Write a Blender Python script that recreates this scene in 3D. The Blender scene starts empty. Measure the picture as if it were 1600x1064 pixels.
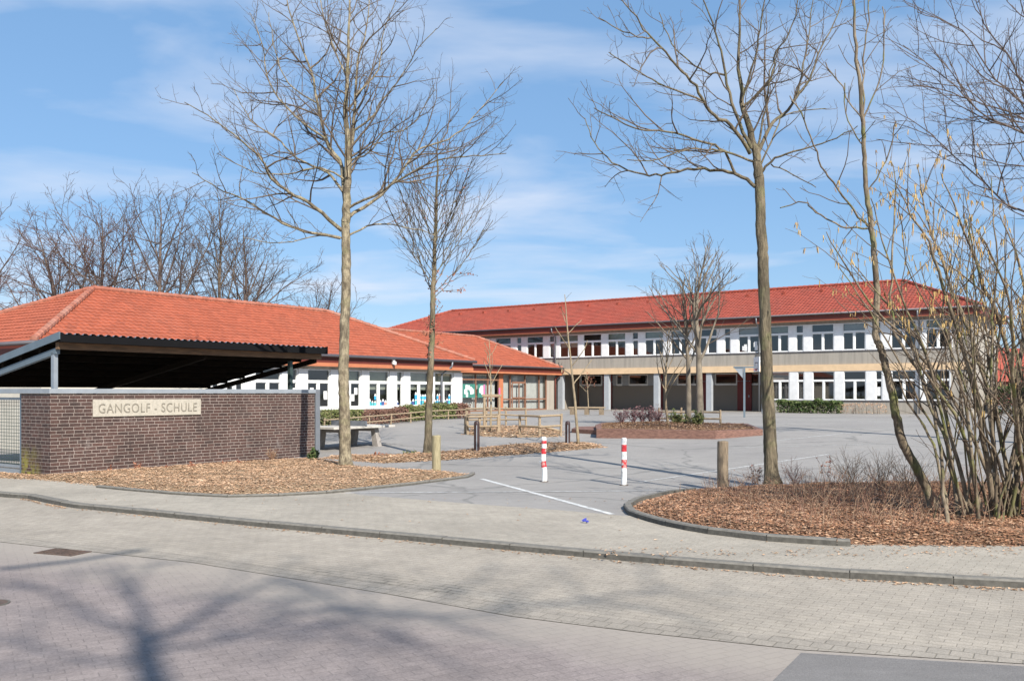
import bpy, math, random
from mathutils import Vector, noise
R = random.Random
# ------------------------------------------------------------------ frame of the place
F, H, VH = 1413.0, 1.9, 613.0          # focal length (1600 px wide frame), eye height, horizon row
NX, NY = .578, .816                    # s axis: along the low wings; t axis: along the long building
ANG = math.atan2(-NX, NY)
S0, SB, S1, ZB = 17.0, 33.0, 58.0, .61   # the yard rises gently from S0 to SB; the long building stands at S1
M_ = ZB/(SB-S0)
def zg(s): return ZB*min(1, max(0, (s-S0)/(SB-S0)))
def W(t, s, z=0.): return Vector((NY*t+NX*s, -NX*t+NY*s, z))
def TS(p): return NY*p[0]-NX*p[1], NX*p[0]+NY*p[1]
def terr(x, y): return zg(NX*x+NY*y)
def gp(u, v, dz=0.):
    k = (u-800)/F; q = NX*k+NY; c = (v-VH)/F
    Y = (H-dz)/c
    if q*Y > S0:
        Y = (H-dz+S0*M_)/(c+M_*q)
        if q*Y > SB: Y = (H-dz-ZB)/c
    return Vector((k*Y, Y, H-c*Y))
def at(u, v, Y): return Vector(((u-800)/F*Y, Y, H-(v-VH)/F*Y))
def tm(u, s=58.):
    k = (u-800)/F; Y = s/(NY+NX*k); return (NY*k-NX)*Y
def sl(u, t=-29.):
    k = (u-800)/F; Y = -t/(NX-NY*k); return (NX*k+NY)*Y
def zr(x): return -.07

sc = bpy.context.scene
COL = sc.collection
# ------------------------------------------------------------------ materials
MATS = {}
def nt(name):
    m = bpy.data.materials.new(name); m.use_nodes = True
    n = m.node_tree; b = n.nodes['Principled BSDF']; MATS[name] = m
    return m, n, b
def N(n, t, **kw):
    x = n.nodes.new(t)
    for k, v in kw.items():
        if k.startswith('i_'):
            key = k[2:]; key = int(key) if key.isdigit() else key.replace('_', ' ')
            x.inputs[key].default_value = v
        else: setattr(x, k, v)
    return x
def ramp(n, stops, fac):
    r = n.nodes.new('ShaderNodeValToRGB'); e = r.color_ramp.elements
    while len(e) < len(stops): e.new(.5)
    for el, (p, c) in zip(e, stops):
        el.position = p; el.color = (c if hasattr(c, '__len__') else (c, c, c)) if len(c if hasattr(c, '__len__') else (0,)*3) == 4 else tuple(c if hasattr(c, '__len__') else (c, c, c))+(1,)
    n.links.new(fac, r.inputs[0]); return r
def mixc(n, a, b, fac, mode='MIX'):
    x = n.nodes.new('ShaderNodeMix'); x.data_type = 'RGBA'; x.blend_type = mode
    for sock, val in ((6, a), (7, b), (0, fac)):
        if hasattr(val, 'is_output'): n.links.new(val, x.inputs[sock])
        elif sock == 0: x.inputs[0].default_value = val
        else: x.inputs[sock].default_value = tuple(val)+(1,)
    return x.outputs[2]
def coord(n): return n.nodes.new('ShaderNodeTexCoord').outputs['Object']
def noise_n(n, vec, scale, det=4., rough=.6, stretch=None):
    if stretch:
        mp = N(n, 'ShaderNodeMapping'); mp.inputs['Scale'].default_value = stretch; n.links.new(vec, mp.inputs[0]); vec = mp.outputs[0]
    x = N(n, 'ShaderNodeTexNoise', i_Scale=scale, i_Detail=det, i_Roughness=rough); n.links.new(vec, x.inputs['Vector']); return x.outputs['Fac']
def bump(n, b, h, dist=.01, strength=1.):
    x = N(n, 'ShaderNodeBump', i_Strength=strength, i_Distance=dist); n.links.new(h, x.inputs['Height']); n.links.new(x.outputs[0], b.inputs['Normal'])
def mat(name, c1, c2=None, scale=6., rough=.7, bd=0., metal=0., stretch=None, spec=.4, lo=.35, hi=.65, island=0.):
    m, n, b = nt(name)
    b.inputs['Roughness'].default_value = rough; b.inputs['Metallic'].default_value = metal
    b.inputs['Specular IOR Level'].default_value = spec
    c2 = c2 or tuple(x*.8 for x in c1)
    f = noise_n(n, coord(n), scale, stretch=stretch)
    r = ramp(n, [(lo, c1), (hi, c2)], f); out = r.outputs[0]
    if island:
        g = n.nodes.new('ShaderNodeNewGeometry')
        r2 = ramp(n, [(0, 1-island), (1, 1+island)], g.outputs['Random Per Island'])
        out = mixc(n, out, r2.outputs[0], 1., 'MULTIPLY')
    n.links.new(out, b.inputs['Base Color'])
    if bd: bump(n, b, f, bd)
    return m
def leafmat(name, cols, rough=.7):
    m, n, b = nt(name); g = n.nodes.new('ShaderNodeNewGeometry')
    r = ramp(n, [(i/(len(cols)-1), c) for i, c in enumerate(cols)], g.outputs['Random Per Island'])
    c = mixc(n, r.outputs[0], ramp(n, [(.35, .8), (.62, 1.28)], noise_n(n, coord(n), 1.3, 5., .7)).outputs[0], 1., 'MULTIPLY')
    n.links.new(c, b.inputs['Base Color']); b.inputs['Roughness'].default_value = rough
    b.inputs['Specular IOR Level'].default_value = .25
    return m
def pavers(name, c1, c2, mortar, bw, rh, rot, ms=.006, stain=None, edge=None, bd=.006, big=(.82, 1.1), off=.5, dust=None):
    m, n, b = nt(name); co = coord(n)
    mp = N(n, 'ShaderNodeMapping'); mp.inputs['Rotation'].default_value = (0, 0, rot); n.links.new(co, mp.inputs[0])
    # slight wobble so that the rows are not ruler straight
    wn = N(n, 'ShaderNodeTexNoise', i_Scale=.7, i_Detail=2.); n.links.new(co, wn.inputs['Vector'])
    wob = N(n, 'ShaderNodeVectorMath', operation='MULTIPLY_ADD'); n.links.new(wn.outputs['Color'], wob.inputs[0]); wob.inputs[1].default_value = (.05, .05, 0); n.links.new(mp.outputs[0], wob.inputs[2])
    br = N(n, 'ShaderNodeTexBrick', offset=off, i_Scale=1., i_Mortar_Size=ms, i_Mortar_Smooth=.3, i_Bias=0., i_Brick_Width=bw, i_Row_Height=rh)
    br.inputs['Color1'].default_value = tuple(c1)+(1,); br.inputs['Color2'].default_value = tuple(c2)+(1,); br.inputs['Mortar'].default_value = tuple(mortar)+(1,)
    n.links.new(wob.outputs[0], br.inputs['Vector'])
    f1 = noise_n(n, co, .45, 5., .65); f2 = noise_n(n, co, 60., 3., .7); f3 = noise_n(n, co, 4., 5., .7)
    c = mixc(n, br.outputs['Color'], ramp(n, [(.3, big[0]), (.7, big[1])], f1).outputs[0], 1., 'MULTIPLY')
    c = mixc(n, c, ramp(n, [(.3, .78), (.7, 1.16)], f2).outputs[0], 1., 'MULTIPLY')
    c = mixc(n, c, ramp(n, [(.3, .88), (.72, 1.1)], f3).outputs[0], 1., 'MULTIPLY')
    if dust:
        f5 = noise_n(n, co, .16, 6., .62)
        (ax_, ay_), (bx_, by_) = edge; tl_ = math.hypot(bx_-ax_, by_-ay_); en = ((by_-ay_)/tl_, -(bx_-ax_)/tl_)
        e1 = N(n, 'ShaderNodeVectorMath', operation='SUBTRACT'); n.links.new(co, e1.inputs[0]); e1.inputs[1].default_value = (ax_, ay_, 0)
        e2 = N(n, 'ShaderNodeVectorMath', operation='DOT_PRODUCT'); n.links.new(e1.outputs[0], e2.inputs[0]); e2.inputs[1].default_value = (-abs(en[0]), -abs(en[1]), 0)
        e3 = N(n, 'ShaderNodeMapRange', i_1=1.9, i_2=-.1, i_3=-.35, i_4=.30); n.links.new(e2.outputs['Value'], e3.inputs[0])
        e4 = N(n, 'ShaderNodeMath', operation='ADD'); n.links.new(f5, e4.inputs[0]); n.links.new(e3.outputs[0], e4.inputs[1]); e5 = N(n, 'ShaderNodeMath', operation='MULTIPLY_ADD'); n.links.new(noise_n(n, co, 1.7, 6., .7), e5.inputs[0]); e5.inputs[1].default_value = .35; e5.inputs[2].default_value = -.17
        e6 = N(n, 'ShaderNodeMath', operation='ADD'); n.links.new(e4.outputs[0], e6.inputs[0]); n.links.new(e5.outputs[0], e6.inputs[1])
        c = mixc(n, c, dust, ramp(n, [(.36, 0.), (.68, .9)], e6.outputs[0]).outputs[0])
    if stain:
        (sx_, sy_), ra_, la_, lb_ = stain
        m1 = N(n, 'ShaderNodeVectorMath', operation='SUBTRACT'); n.links.new(co, m1.inputs[0]); m1.inputs[1].default_value = (sx_, sy_, -.07)
        m2 = N(n, 'ShaderNodeMapping'); m2.inputs['Rotation'].default_value = (0, 0, ra_); m2.inputs['Scale'].default_value = (1/la_, 1/lb_, 1); n.links.new(m1.outputs[0], m2.inputs[0])
        # mapping scales before it rotates, so rotate first with a second node
        m0 = N(n, 'ShaderNodeVectorRotate', rotation_type='Z_AXIS'); n.links.new(m1.outputs[0], m0.inputs['Vector']); m0.inputs['Angle'].default_value = ra_
        m2.inputs['Rotation'].default_value = (0, 0, 0); n.links.new(m0.outputs[0], m2.inputs[0])
        ln = N(n, 'ShaderNodeVectorMath', operation='LENGTH'); n.links.new(m2.outputs[0], ln.inputs[0])
        k1 = ramp(n, [(.35, 1.), (1., 0.)], ln.outputs['Value']); k2 = ramp(n, [(.38, 0.), (.6, 1.)], noise_n(n, co, 2.2, 6., .7))
        k3 = N(n, 'ShaderNodeMath', operation='MULTIPLY'); n.links.new(k1.outputs[0], k3.inputs[0]); n.links.new(k2.outputs[0], k3.inputs[1])
        wide = N(n, 'ShaderNodeTexBrick', offset=.5, i_Scale=1., i_Mortar_Size=.016, i_Mortar_Smooth=.5, i_Brick_Width=bw, i_Row_Height=rh); n.links.new(wob.outputs[0], wide.inputs['Vector'])
        k5 = N(n, 'ShaderNodeMath', operation='MULTIPLY_ADD'); n.links.new(wide.outputs['Fac'], k5.inputs[0]); k5.inputs[1].default_value = .6; k5.inputs[2].default_value = .28
        k4 = N(n, 'ShaderNodeMath', operation='MULTIPLY'); n.links.new(k3.outputs[0], k4.inputs[0]); n.links.new(k5.outputs[0], k4.inputs[1])
        c = mixc(n, c, (.10, .09, .07), k4.outputs[0])
    f6 = noise_n(n, co, 1.1, 7., .72); c = mixc(n, c, mortar, ramp(n, [(.60, 0.), (.72, .55)], f6).outputs[0])
    n.links.new(c, b.inputs['Base Color']); b.inputs['Roughness'].default_value = .9; b.inputs['Specular IOR Level'].default_value = .2
    ad = N(n, 'ShaderNodeMath', operation='SUBTRACT'); ad.inputs[0].default_value = 1.; n.links.new(br.outputs['Fac'], ad.inputs[1])
    a2 = N(n, 'ShaderNodeMath', operation='MULTIPLY_ADD'); n.links.new(f2, a2.inputs[0]); a2.inputs[1].default_value = .4; n.links.new(ad.outputs[0], a2.inputs[2])
    bump(n, b, a2.outputs[0], bd, .8)
    return m
M = MATS
pavers('sidewalk_pavers', (.388, .346, .286), (.355, .319, .266), (.275, .244, .198), .20, .10, .62, .004)
pavers('apron_pavers', (.375, .330, .272), (.345, .305, .254), (.262, .23, .188), .20, .10, .55, .004, stain=((-1.2, 9.3), .54, 2.1, .42))
pavers('road_pavers', (.262, .222, .207), (.236, .20, .188), (.215, .184, .172), .20, .10, -.54, .004, big=(.85, 1.1), dust=(.318, .28, .24), edge=((-6.6, 11.7), (2.1, 6.95)))
pavers('gutter_pavers', (.328, .290, .243), (.298, .265, .223), (.225, .20, .163), .16, .16, .56, .006)
def asphalt(name, c1, c2, cracks=False):
    m, n, b = nt(name); co = coord(n)
    f1 = noise_n(n, co, .25, 6., .65); f2 = noise_n(n, co, 90., 2., .8); f3 = noise_n(n, co, 2.2, 5., .7, (1, 2.5, 1))
    c = ramp(n, [(.3, c1), (.7, c2)], f1).outputs[0]
    c = mixc(n, c, ramp(n, [(.3, .8), (.7, 1.15)], f2).outputs[0], 1., 'MULTIPLY')
    c = mixc(n, c, ramp(n, [(.35, .93), (.65, 1.06)], f3).outputs[0], 1., 'MULTIPLY')
    if cracks:
        wn = N(n, 'ShaderNodeTexNoise', i_Scale=1.4, i_Detail=5.); n.links.new(co, wn.inputs['Vector'])
        wv = N(n, 'ShaderNodeVectorMath', operation='MULTIPLY_ADD'); n.links.new(wn.outputs['Color'], wv.inputs[0]); wv.inputs[1].default_value = (.9, .9, 0); n.links.new(co, wv.inputs[2])
        vo = N(n, 'ShaderNodeTexVoronoi', feature='DISTANCE_TO_EDGE', i_Scale=.17); n.links.new(wv.outputs[0], vo.inputs['Vector'])
        c = mixc(n, c, (.17, .165, .155), ramp(n, [(.0, .8), (.012, 0.)], vo.outputs['Distance']).outputs[0])
        f7 = noise_n(n, co, .8, 8., .75); c = mixc(n, c, (.22, .205, .18), ramp(n, [(.58, 0.), (.75, .6)], f7).outputs[0])
    n.links.new(c, b.inputs['Base Color']); b.inputs['Roughness'].default_value = .92; b.inputs['Specular IOR Level'].default_value = .2
    bump(n, b, f2, .004)
asphalt('yard_asphalt', (.245, .231, .218), (.318, .300, .278), True)
asphalt('patch_asphalt', (.165, .155, .148), (.215, .203, .193))
mat('line_paint', (.66, .66, .64), (.34, .335, .32), 9., .8, lo=.40, hi=.64)
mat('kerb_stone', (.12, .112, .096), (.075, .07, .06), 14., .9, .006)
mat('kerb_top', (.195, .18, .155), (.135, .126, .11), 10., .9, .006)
mat('earth', (.16, .12, .085), (.10, .08, .06), 8., .95, .03)
mat('mulch_pale', (.38, .27, .165), (.23, .15, .085), 22., .95, .05)
mat('mulch_red', (.25, .14, .075), (.12, .065, .038), 22., .95, .05)
leafmat('leaves_pale', [(.23, .13, .075), (.42, .265, .155), (.34, .21, .13), (.55, .39, .26), (.29, .165, .092)])
leafmat('leaves_red', [(.18, .09, .048), (.36, .19, .105), (.27, .125, .07), (.50, .33, .21), (.15, .065, .04)])
def brickwall():
    m, n, b = nt('clinker_brick'); co = coord(n)
    sp = n.nodes.new('ShaderNodeSeparateXYZ'); n.links.new(co, sp.inputs[0])
    ad = N(n, 'ShaderNodeMath', operation='ADD'); n.links.new(sp.outputs[0], ad.inputs[0]); n.links.new(sp.outputs[1], ad.inputs[1])
    cb = n.nodes.new('ShaderNodeCombineXYZ'); n.links.new(ad.outputs[0], cb.inputs[0]); n.links.new(sp.outputs[2], cb.inputs[1])
    br = N(n, 'ShaderNodeTexBrick', offset=.37, offset_frequency=2, squash=.78, squash_frequency=3, i_Scale=1., i_Mortar_Size=.0075, i_Mortar_Smooth=.15, i_Bias=-.1, i_Brick_Width=.27, i_Row_Height=.0795)
    br.inputs['Color1'].default_value = (.085, .047, .039, 1); br.inputs['Color2'].default_value = (.05, .033, .03, 1); br.inputs['Mortar'].default_value = (.29, .24, .21, 1)
    n.links.new(cb.outputs[0], br.inputs['Vector'])
    f = noise_n(n, co, 25., 4.); f2 = noise_n(n, co, 1.3, 5.)
    c = mixc(n, br.outputs['Color'], ramp(n, [(.3, .75), (.7, 1.3)], f).outputs[0], 1., 'MULTIPLY')
    c = mixc(n, c, ramp(n, [(.35, .8), (.65, 1.12)], f2).outputs[0], 1., 'MULTIPLY')
    c = mixc(n, c, (.30, .27, .25), ramp(n, [(.60, 0.), (.78, .55)], noise_n(n, co, 1.8, 7., .72, (1, 1, .6))).outputs[0])
    c = mixc(n, c, (.03, .024, .022), ramp(n, [(.60, 0.), (.75, .6)], noise_n(n, co, 2.4, 5., .7, (2.5, 2.5, .35))).outputs[0])
    # lichen low on the corner by the gate, and one yellow streak
    gx = N(n, 'ShaderNodeMapRange', i_1=-.35, i_2=-.9); n.links.new(sp.outputs[0], gx.inputs[0])
    gz = N(n, 'ShaderNodeMapRange', i_1=.75, i_2=.05); n.links.new(sp.outputs[2], gz.inputs[0])
    g = N(n, 'ShaderNodeMath', operation='MULTIPLY'); n.links.new(gx.outputs[0], g.inputs[0]); n.links.new(gz.outputs[0], g.inputs[1])
    g2 = N(n, 'ShaderNodeMath', operation='MULTIPLY'); n.links.new(g.outputs[0], g2.inputs[0]); n.links.new(ramp(n, [(.4, 0.), (.6, 1.)], noise_n(n, co, 5., 5.)).outputs[0], g2.inputs[1])
    c = mixc(n, c, (.30, .27, .05), g2.outputs[0])
    n.links.new(c, b.inputs['Base Color']); b.inputs['Roughness'].default_value = .75; b.inputs['Specular IOR Level'].default_value = .3
    iv = N(n, 'ShaderNodeMath', operation='SUBTRACT'); iv.inputs[0].default_value = 1.; n.links.new(br.outputs['Fac'], iv.inputs[1])
    bump(n, b, iv.outputs[0], .008)
def bark(name, c1, c2, c3, sc1=5., bd=.02, st=(1, 1, .35)):
    m, n, b = nt(name); co = coord(n)
    f1 = noise_n(n, co, sc1, 5., .6, st); f2 = noise_n(n, co, sc1*4.5, 4., .7, (1.4, 1.4, .22)); f3 = noise_n(n, co, sc1*.45, 4., .6)
    c = ramp(n, [(.40, c1), (.58, c2)], f1).outputs[0]; c = mixc(n, c, c3, ramp(n, [(.52, 0.), (.66, .8)], f3).outputs[0])
    c = mixc(n, c, ramp(n, [(.32, .55), (.6, 1.15)], f2).outputs[0], 1., 'MULTIPLY'); n.links.new(c, b.inputs['Base Color']); b.inputs['Roughness'].default_value = .92; b.inputs['Specular IOR Level'].default_value = .2
    ad = N(n, 'ShaderNodeMath', operation='MULTIPLY_ADD'); n.links.new(f1, ad.inputs[0]); ad.inputs[1].default_value = .6; n.links.new(f2, ad.inputs[2]); bump(n, b, ad.outputs[0], bd)
brickwall()
def tilemat(name, c1, c2, c3):
    m, n, b = nt(name); co = coord(n)
    f1 = noise_n(n, co, .55, 7., .75); f2 = noise_n(n, co, 5., 4., .85)
    c = ramp(n, [(.3, c1), (.7, c2)], f2).outputs[0]
    c = mixc(n, c, c3, ramp(n, [(.48, 0.), (.72, .75)], f1).outputs[0])
    vt = N(n, 'ShaderNodeTexVoronoi', i_Scale=3.6); n.links.new(co, vt.inputs['Vector']); vs_ = n.nodes.new('ShaderNodeSeparateColor'); n.links.new(vt.outputs['Color'], vs_.inputs[0])
    c = mixc(n, c, ramp(n, [(0., .85), (1., 1.12)], vs_.outputs[0]).outputs[0], 1., 'MULTIPLY')
    c = mixc(n, c, (.36, .30, .24), ramp(n, [(.70, 0.), (.76, .6)], noise_n(n, co, 3.3, 6., .8)).outputs[0])
    n.links.new(c, b.inputs['Base Color']); b.inputs['Roughness'].default_value = .7; b.inputs['Specular IOR Level'].default_value = .3
tilemat('roof_tile', (.36, .098, .05), (.295, .076, .04), (.29, .09, .052))
tilemat('ridge_tile', (.36, .14, .09), (.28, .095, .06), (.36, .22, .17))
tilemat('roof_tile_old', (.35, .078, .048), (.27, .058, .037), (.23, .072, .05))
def plain(name, c, rough=.6, **k): return mat(name, c, tuple(x*.88 for x in c), 3., rough, **k)
plain('white_paint', (.82, .82, .80), .5); plain('white_panel', (.80, .80, .79), .55); plain('cream_wall', (.62, .57, .48), .9)
mat('concrete_panel', (.36, .325, .275), (.28, .255, .22), 1.6, .9, stretch=(3, 3, .22), lo=.42, hi=.68)
mat('pebble_concrete', (.30, .265, .22), (.22, .195, .165), 40., .95, .006)
plain('beige_band', (.72, .52, .32), .7); plain('fascia_red', (.125, .026, .017), .6); plain('orange_board', (.46, .165, .08), .6)
plain('fascia_brown', (.17, .042, .028), .6); plain('soffit', (.30, .18, .12), .8); plain('gutter_metal', (.12, .11, .12), .5, metal=.3)
plain('pipe_metal', (.22, .235, .255), .5, metal=.4); plain('column_paint', (.38, .40, .42), .6); plain('door_red', (.20, .035, .03), .5)
plain('interior_wall', (.32, .27, .22), .9); plain('interior_floor', (.2, .16, .13), .8); plain('blind_green', (.55, .56, .44), .9); plain('curtain', (.60, .58, .55), .9)
plain('blind_blue', (.10, .16, .28), .8); plain('wood_frame_brown', (.22, .11, .07), .6)
plain('steel_blue', (.17, .215, .25), .45, metal=.4); plain('steel_green', (.06, .09, .085), .5, metal=.4); plain('galvanised', (.40, .43, .46), .45, metal=.6); plain('coping_metal', (.33, .36, .39), .55, metal=.3)
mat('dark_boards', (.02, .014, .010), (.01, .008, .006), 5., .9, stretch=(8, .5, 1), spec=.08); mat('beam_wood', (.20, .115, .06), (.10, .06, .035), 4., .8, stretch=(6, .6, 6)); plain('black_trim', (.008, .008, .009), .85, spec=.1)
mat('sheet_metal', (.36, .39, .42), (.26, .28, .31), 6., .45, metal=.5)
mat('plaque_stone', (.46, .42, .35), (.37, .34, .28), 14., .9, .003)
mat('plaque_letter', (.27, .245, .20), (.20, .18, .145), 14., .9)
mat('table_concrete', (.52, .49, .43), (.42, .39, .35), 10., .9, .004); mat('table_leg', (.33, .30, .27), (.25, .225, .20), 12., .9, .004)
mat('post_wood', (.36, .31, .19), (.24, .205, .12), 7., .9, .008, stretch=(6, 6, .8)); mat('post_wood_dark', (.26, .20, .135), (.15, .115, .08), 7., .9, .008, stretch=(6, 6, .8))
mat('rail_wood', (.38, .29, .19), (.24, .18, .12), 7., .9, .004, stretch=(4, 4, 4))
plain('bollard_brown', (.055, .032, .03), .45); plain('red_paint', (.55, .03, .04), .5)
mat('worn_white', (.76, .76, .73), (.34, .33, .31), 13., .6, lo=.5, hi=.70, stretch=(1, 1, .6))
mat('worn_red', (.50, .028, .036), (.55, .36, .33), 13., .6, lo=.52, hi=.68)
mat('planter_brick', (.225, .122, .092), (.135, .072, .056), 5., .9, .008, stretch=(1.6, 1.6, 5), lo=.38, hi=.62)
bark('bark_pale', (.35, .295, .20), (.16, .13, .09), (.24, .215, .125), 6.5, .03, (1, 1, .7))
bark('bark_olive', (.22, .18, .12), (.115, .095, .065), (.19, .18, .095), 6., .03, (1, 1, .25)); mat('bark_grey', (.24, .20, .15), (.14, .115, .085), 6., .9, .01, stretch=(1, 1, .4))
mat('twig_brown', (.155, .115, .08), (.095, .072, .055), 2., .85); mat('twig_grey', (.145, .11, .09), (.095, .07, .06), 1., .9); mat('twig_red', (.17, .095, .075), (.10, .06, .05), 1., .9)
bark('bark_moss', (.25, .20, .14), (.13, .10, .07), (.17, .185, .06), 5., .012, (1, 1, .4)); mat('bark_birch', (.33, .26, .165), (.22, .17, .11), 6., .85)
leafmat('catkin', [(.34, .22, .075), (.44, .31, .12), (.30, .17, .06), (.47, .35, .16)])
leafmat('dead_leaf', [(.22, .08, .05), (.33, .14, .08), (.16, .06, .045)])
leafmat('hedge_green', [(.05, .07, .02), (.10, .125, .04), (.16, .17, .06), (.07, .075, .03), (.20, .17, .09)])
leafmat('hedge_red', [(.09, .045, .035), (.15, .075, .06), (.20, .12, .08), (.07, .035, .03)])
leafmat('evergreen', [(.025, .05, .015), (.05, .085, .025), (.08, .11, .035), (.11, .12, .05)])
leafmat('purple_twigs', [(.10, .055, .06), (.16, .085, .085), (.07, .04, .045)])
leafmat('dry_grass', [(.30, .19, .12), (.40, .28, .18), (.24, .13, .085), (.20, .10, .07)])
plain('blue_plastic', (.05, .06, .35), .4); plain('pink_ribbon', (.70, .16, .36), .6); plain('yellow_sign', (.75, .52, .04), .5); plain('paper_white', (.8, .8, .78), .8)
plain('paper_blue', (.05, .36, .62), .8); plain('paper_pink', (.75, .30, .24), .8); plain('paper_teal', (.10, .48, .52), .8); plain('paper_navy', (.06, .10, .28), .8); plain('poster_green', (.05, .20, .16), .8)
mat('rust_iron', (.12, .08, .06), (.07, .05, .04), 20., .8, .004)
mat('house_brick', (.22, .08, .06), (.16, .06, .045), 6., .9)
mat('grass_far', (.09, .11, .04), (.13, .12, .06), 2., .95)
def glass(name, tt):
    m, n, b = nt(name); n.nodes.remove(b); out = n.nodes['Material Output']
    tr = n.nodes.new('ShaderNodeBsdfTransparent'); tr.inputs[0].default_value = (tt, tt*1.04, tt*1.04, 1)
    gl = n.nodes.new('ShaderNodeBsdfGlossy'); gl.inputs['Roughness'].default_value = .03
    lw_ = n.nodes.new('ShaderNodeLayerWeight'); pw = N(n, 'ShaderNodeMath', operation='POWER'); n.links.new(lw_.outputs['Facing'], pw.inputs[0]); pw.inputs[1].default_value = 4.
    fr = N(n, 'ShaderNodeMath', operation='MULTIPLY_ADD'); n.links.new(pw.outputs[0], fr.inputs[0]); fr.inputs[1].default_value = .85; fr.inputs[2].default_value = .13
    mx = n.nodes.new('ShaderNodeMixShader'); n.links.new(fr.outputs[0], mx.inputs[0]); n.links.new(tr.outputs[0], mx.inputs[1]); n.links.new(gl.outputs[0], mx.inputs[2]); n.links.new(mx.outputs[0], out.inputs[0])
glass('window_glass', .62); glass('hall_glass', .86)
# ------------------------------------------------------------------ mesh builder
class MB:
    def __init__(s, fm=None): s.v = []; s.f = []; s.mi = []; s.fm = fm
    def quad(s, pts, mi=0):
        b = len(s.v); s.v += [tuple(s.fm(*p)) if s.fm else tuple(p) for p in pts]; s.f.append(tuple(range(b, b+len(pts)))); s.mi.append(mi); return s
    def box(s, x0, x1, y0, y1, z0, z1, mi=0):
        p = [(x0, y0, z0), (x1, y0, z0), (x1, y1, z0), (x0, y1, z0), (x0, y0, z1), (x1, y0, z1), (x1, y1, z1), (x0, y1, z1)]
        b = len(s.v); s.v += [tuple(s.fm(*q)) if s.fm else q for q in p]
        for q in ((0, 3, 2, 1), (4, 5, 6, 7), (0, 1, 5, 4), (1, 2, 6, 5), (2, 3, 7, 6), (3, 0, 4, 7)): s.f.append(tuple(b+i for i in q)); s.mi.append(mi)
        return s
    def prism(s, poly, off, mi=0):
        n = len(poly); b = len(s.v); o = Vector(off)
        s.v += [tuple(p) for p in poly]+[tuple(Vector(p)+o) for p in poly]
        s.f.append(tuple(b+i for i in range(n))); s.f.append(tuple(b+n+i for i in reversed(range(n)))); s.mi += [mi, mi]
        for i in range(n): j = (i+1) % n; s.f.append((b+i, b+j, b+n+j, b+n+i)); s.mi.append(mi)
        return s
    def tube(s, pts, rad, sides=6, mi=0, cap=True):
        n = len(pts); b = len(s.v); X = None
        for i, p in enumerate(pts):
            d = (Vector(pts[min(i+1, n-1)])-Vector(pts[max(i-1, 0)]))
            if d.length < 1e-9: d = Vector((0, 0, 1))
            d.normalize()
            if X is None: X = d.orthogonal().normalized()
            else:
                X = X-d*X.dot(d)
                X = X.normalized() if X.length > 1e-6 else d.orthogonal().normalized()
            Y = d.cross(X); r = rad[i] if hasattr(rad, '__len__') else rad
            for k in range(sides):
                a = 6.28318*k/sides; q = X*(r*math.cos(a))+Y*(r*math.sin(a)); s.v.append((p[0]+q.x, p[1]+q.y, p[2]+q.z))
        for i in range(n-1):
            for k in range(sides):
                k2 = (k+1) % sides; s.f.append((b+i*sides+k, b+i*sides+k2, b+(i+1)*sides+k2, b+(i+1)*sides+k)); s.mi.append(mi)
        if cap and sides > 2:
            s.f.append(tuple(b+k for k in reversed(range(sides)))); s.f.append(tuple(b+(n-1)*sides+k for k in range(sides))); s.mi += [mi, mi]
        return s
    def build(s, name, mats, parent=None, smooth=False, bev=0., kind=None):
        me = bpy.data.meshes.new(name); me.from_pydata(s.v, [], s.f)
        for m in (mats if isinstance(mats, (list, tuple)) else [mats]): me.materials.append(M[m])
        if any(s.mi): me.polygons.foreach_set('material_index', s.mi)
        if smooth: me.polygons.foreach_set('use_smooth', [True]*len(s.f))
        me.update(); o = bpy.data.objects.new(name, me); COL.objects.link(o)
        if parent: o.parent = parent
        if bev:
            b = o.modifiers.new('bevel', 'BEVEL'); b.width = bev; b.segments = 2; b.limit_method = 'ANGLE'
        if kind: o['kind'] = kind
        return o
def tag(o, label, cat, group=None, kind=None):
    if label: o['label'] = label
    if cat: o['category'] = cat
    if group: o['group'] = group
    if kind: o['kind'] = kind
    return o
def thing(name, label, cat, loc=(0, 0, 0), rz=0., group=None):
    o = bpy.data.objects.new(name, None); COL.objects.link(o); o.location = loc; o.rotation_euler = (0, 0, rz); o.empty_display_size = .2
    return tag(o, label, cat, group)
def dup(o, loc, rz=0., label=None, sc_=None):
    c = o.copy(); COL.objects.link(c); c.location = loc; c.rotation_euler = (0, 0, rz)
    if label: c['label'] = label
    if sc_: c.scale = (sc_,)*3 if not hasattr(sc_, '__len__') else sc_
    for ch in o.children:
        k = ch.copy(); COL.objects.link(k); k.parent = c
        for g in ch.children:
            q = g.copy(); COL.objects.link(q); q.parent = k
    return c
# ------------------------------------------------------------------ ground, street, yard
def sheet(name, pts, m, z=None, kind='structure'):
    b = MB(); b.quad([(p[0], p[1], p[2] if z is None else z) for p in pts]); return b.build(name, m, kind=kind)
MB().quad([(-900, -300, -.3), (900, -300, -.3), (900, 1500, -.3), (-900, 1500, -.3)]).build('ground', 'grass_far', kind='structure')
kerb_px = [(0, 771), (40, 772.5), (75, 780), (110, 786.5), (400, 815), (700, 842), (1000, 869), (1300, 892), (1500, 903), (1600, 908)]
kerb = [Vector((-70, 66, 0)), Vector((-34, 36, 0))]+[gp(u, v) for u, v in kerb_px]+[Vector((7.5, 8.5, 0)), Vector((14, 6.9, 0)), Vector((60, -4, 0))]
def offs(pl, d):
    out = []
    for i, p in enumerate(pl):
        t = (pl[min(i+1, len(pl)-1)]-pl[max(i-1, 0)]); t.z = 0; t.normalize(); out.append(p+Vector((-t.y, t.x, 0))*d)
    return out
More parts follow.
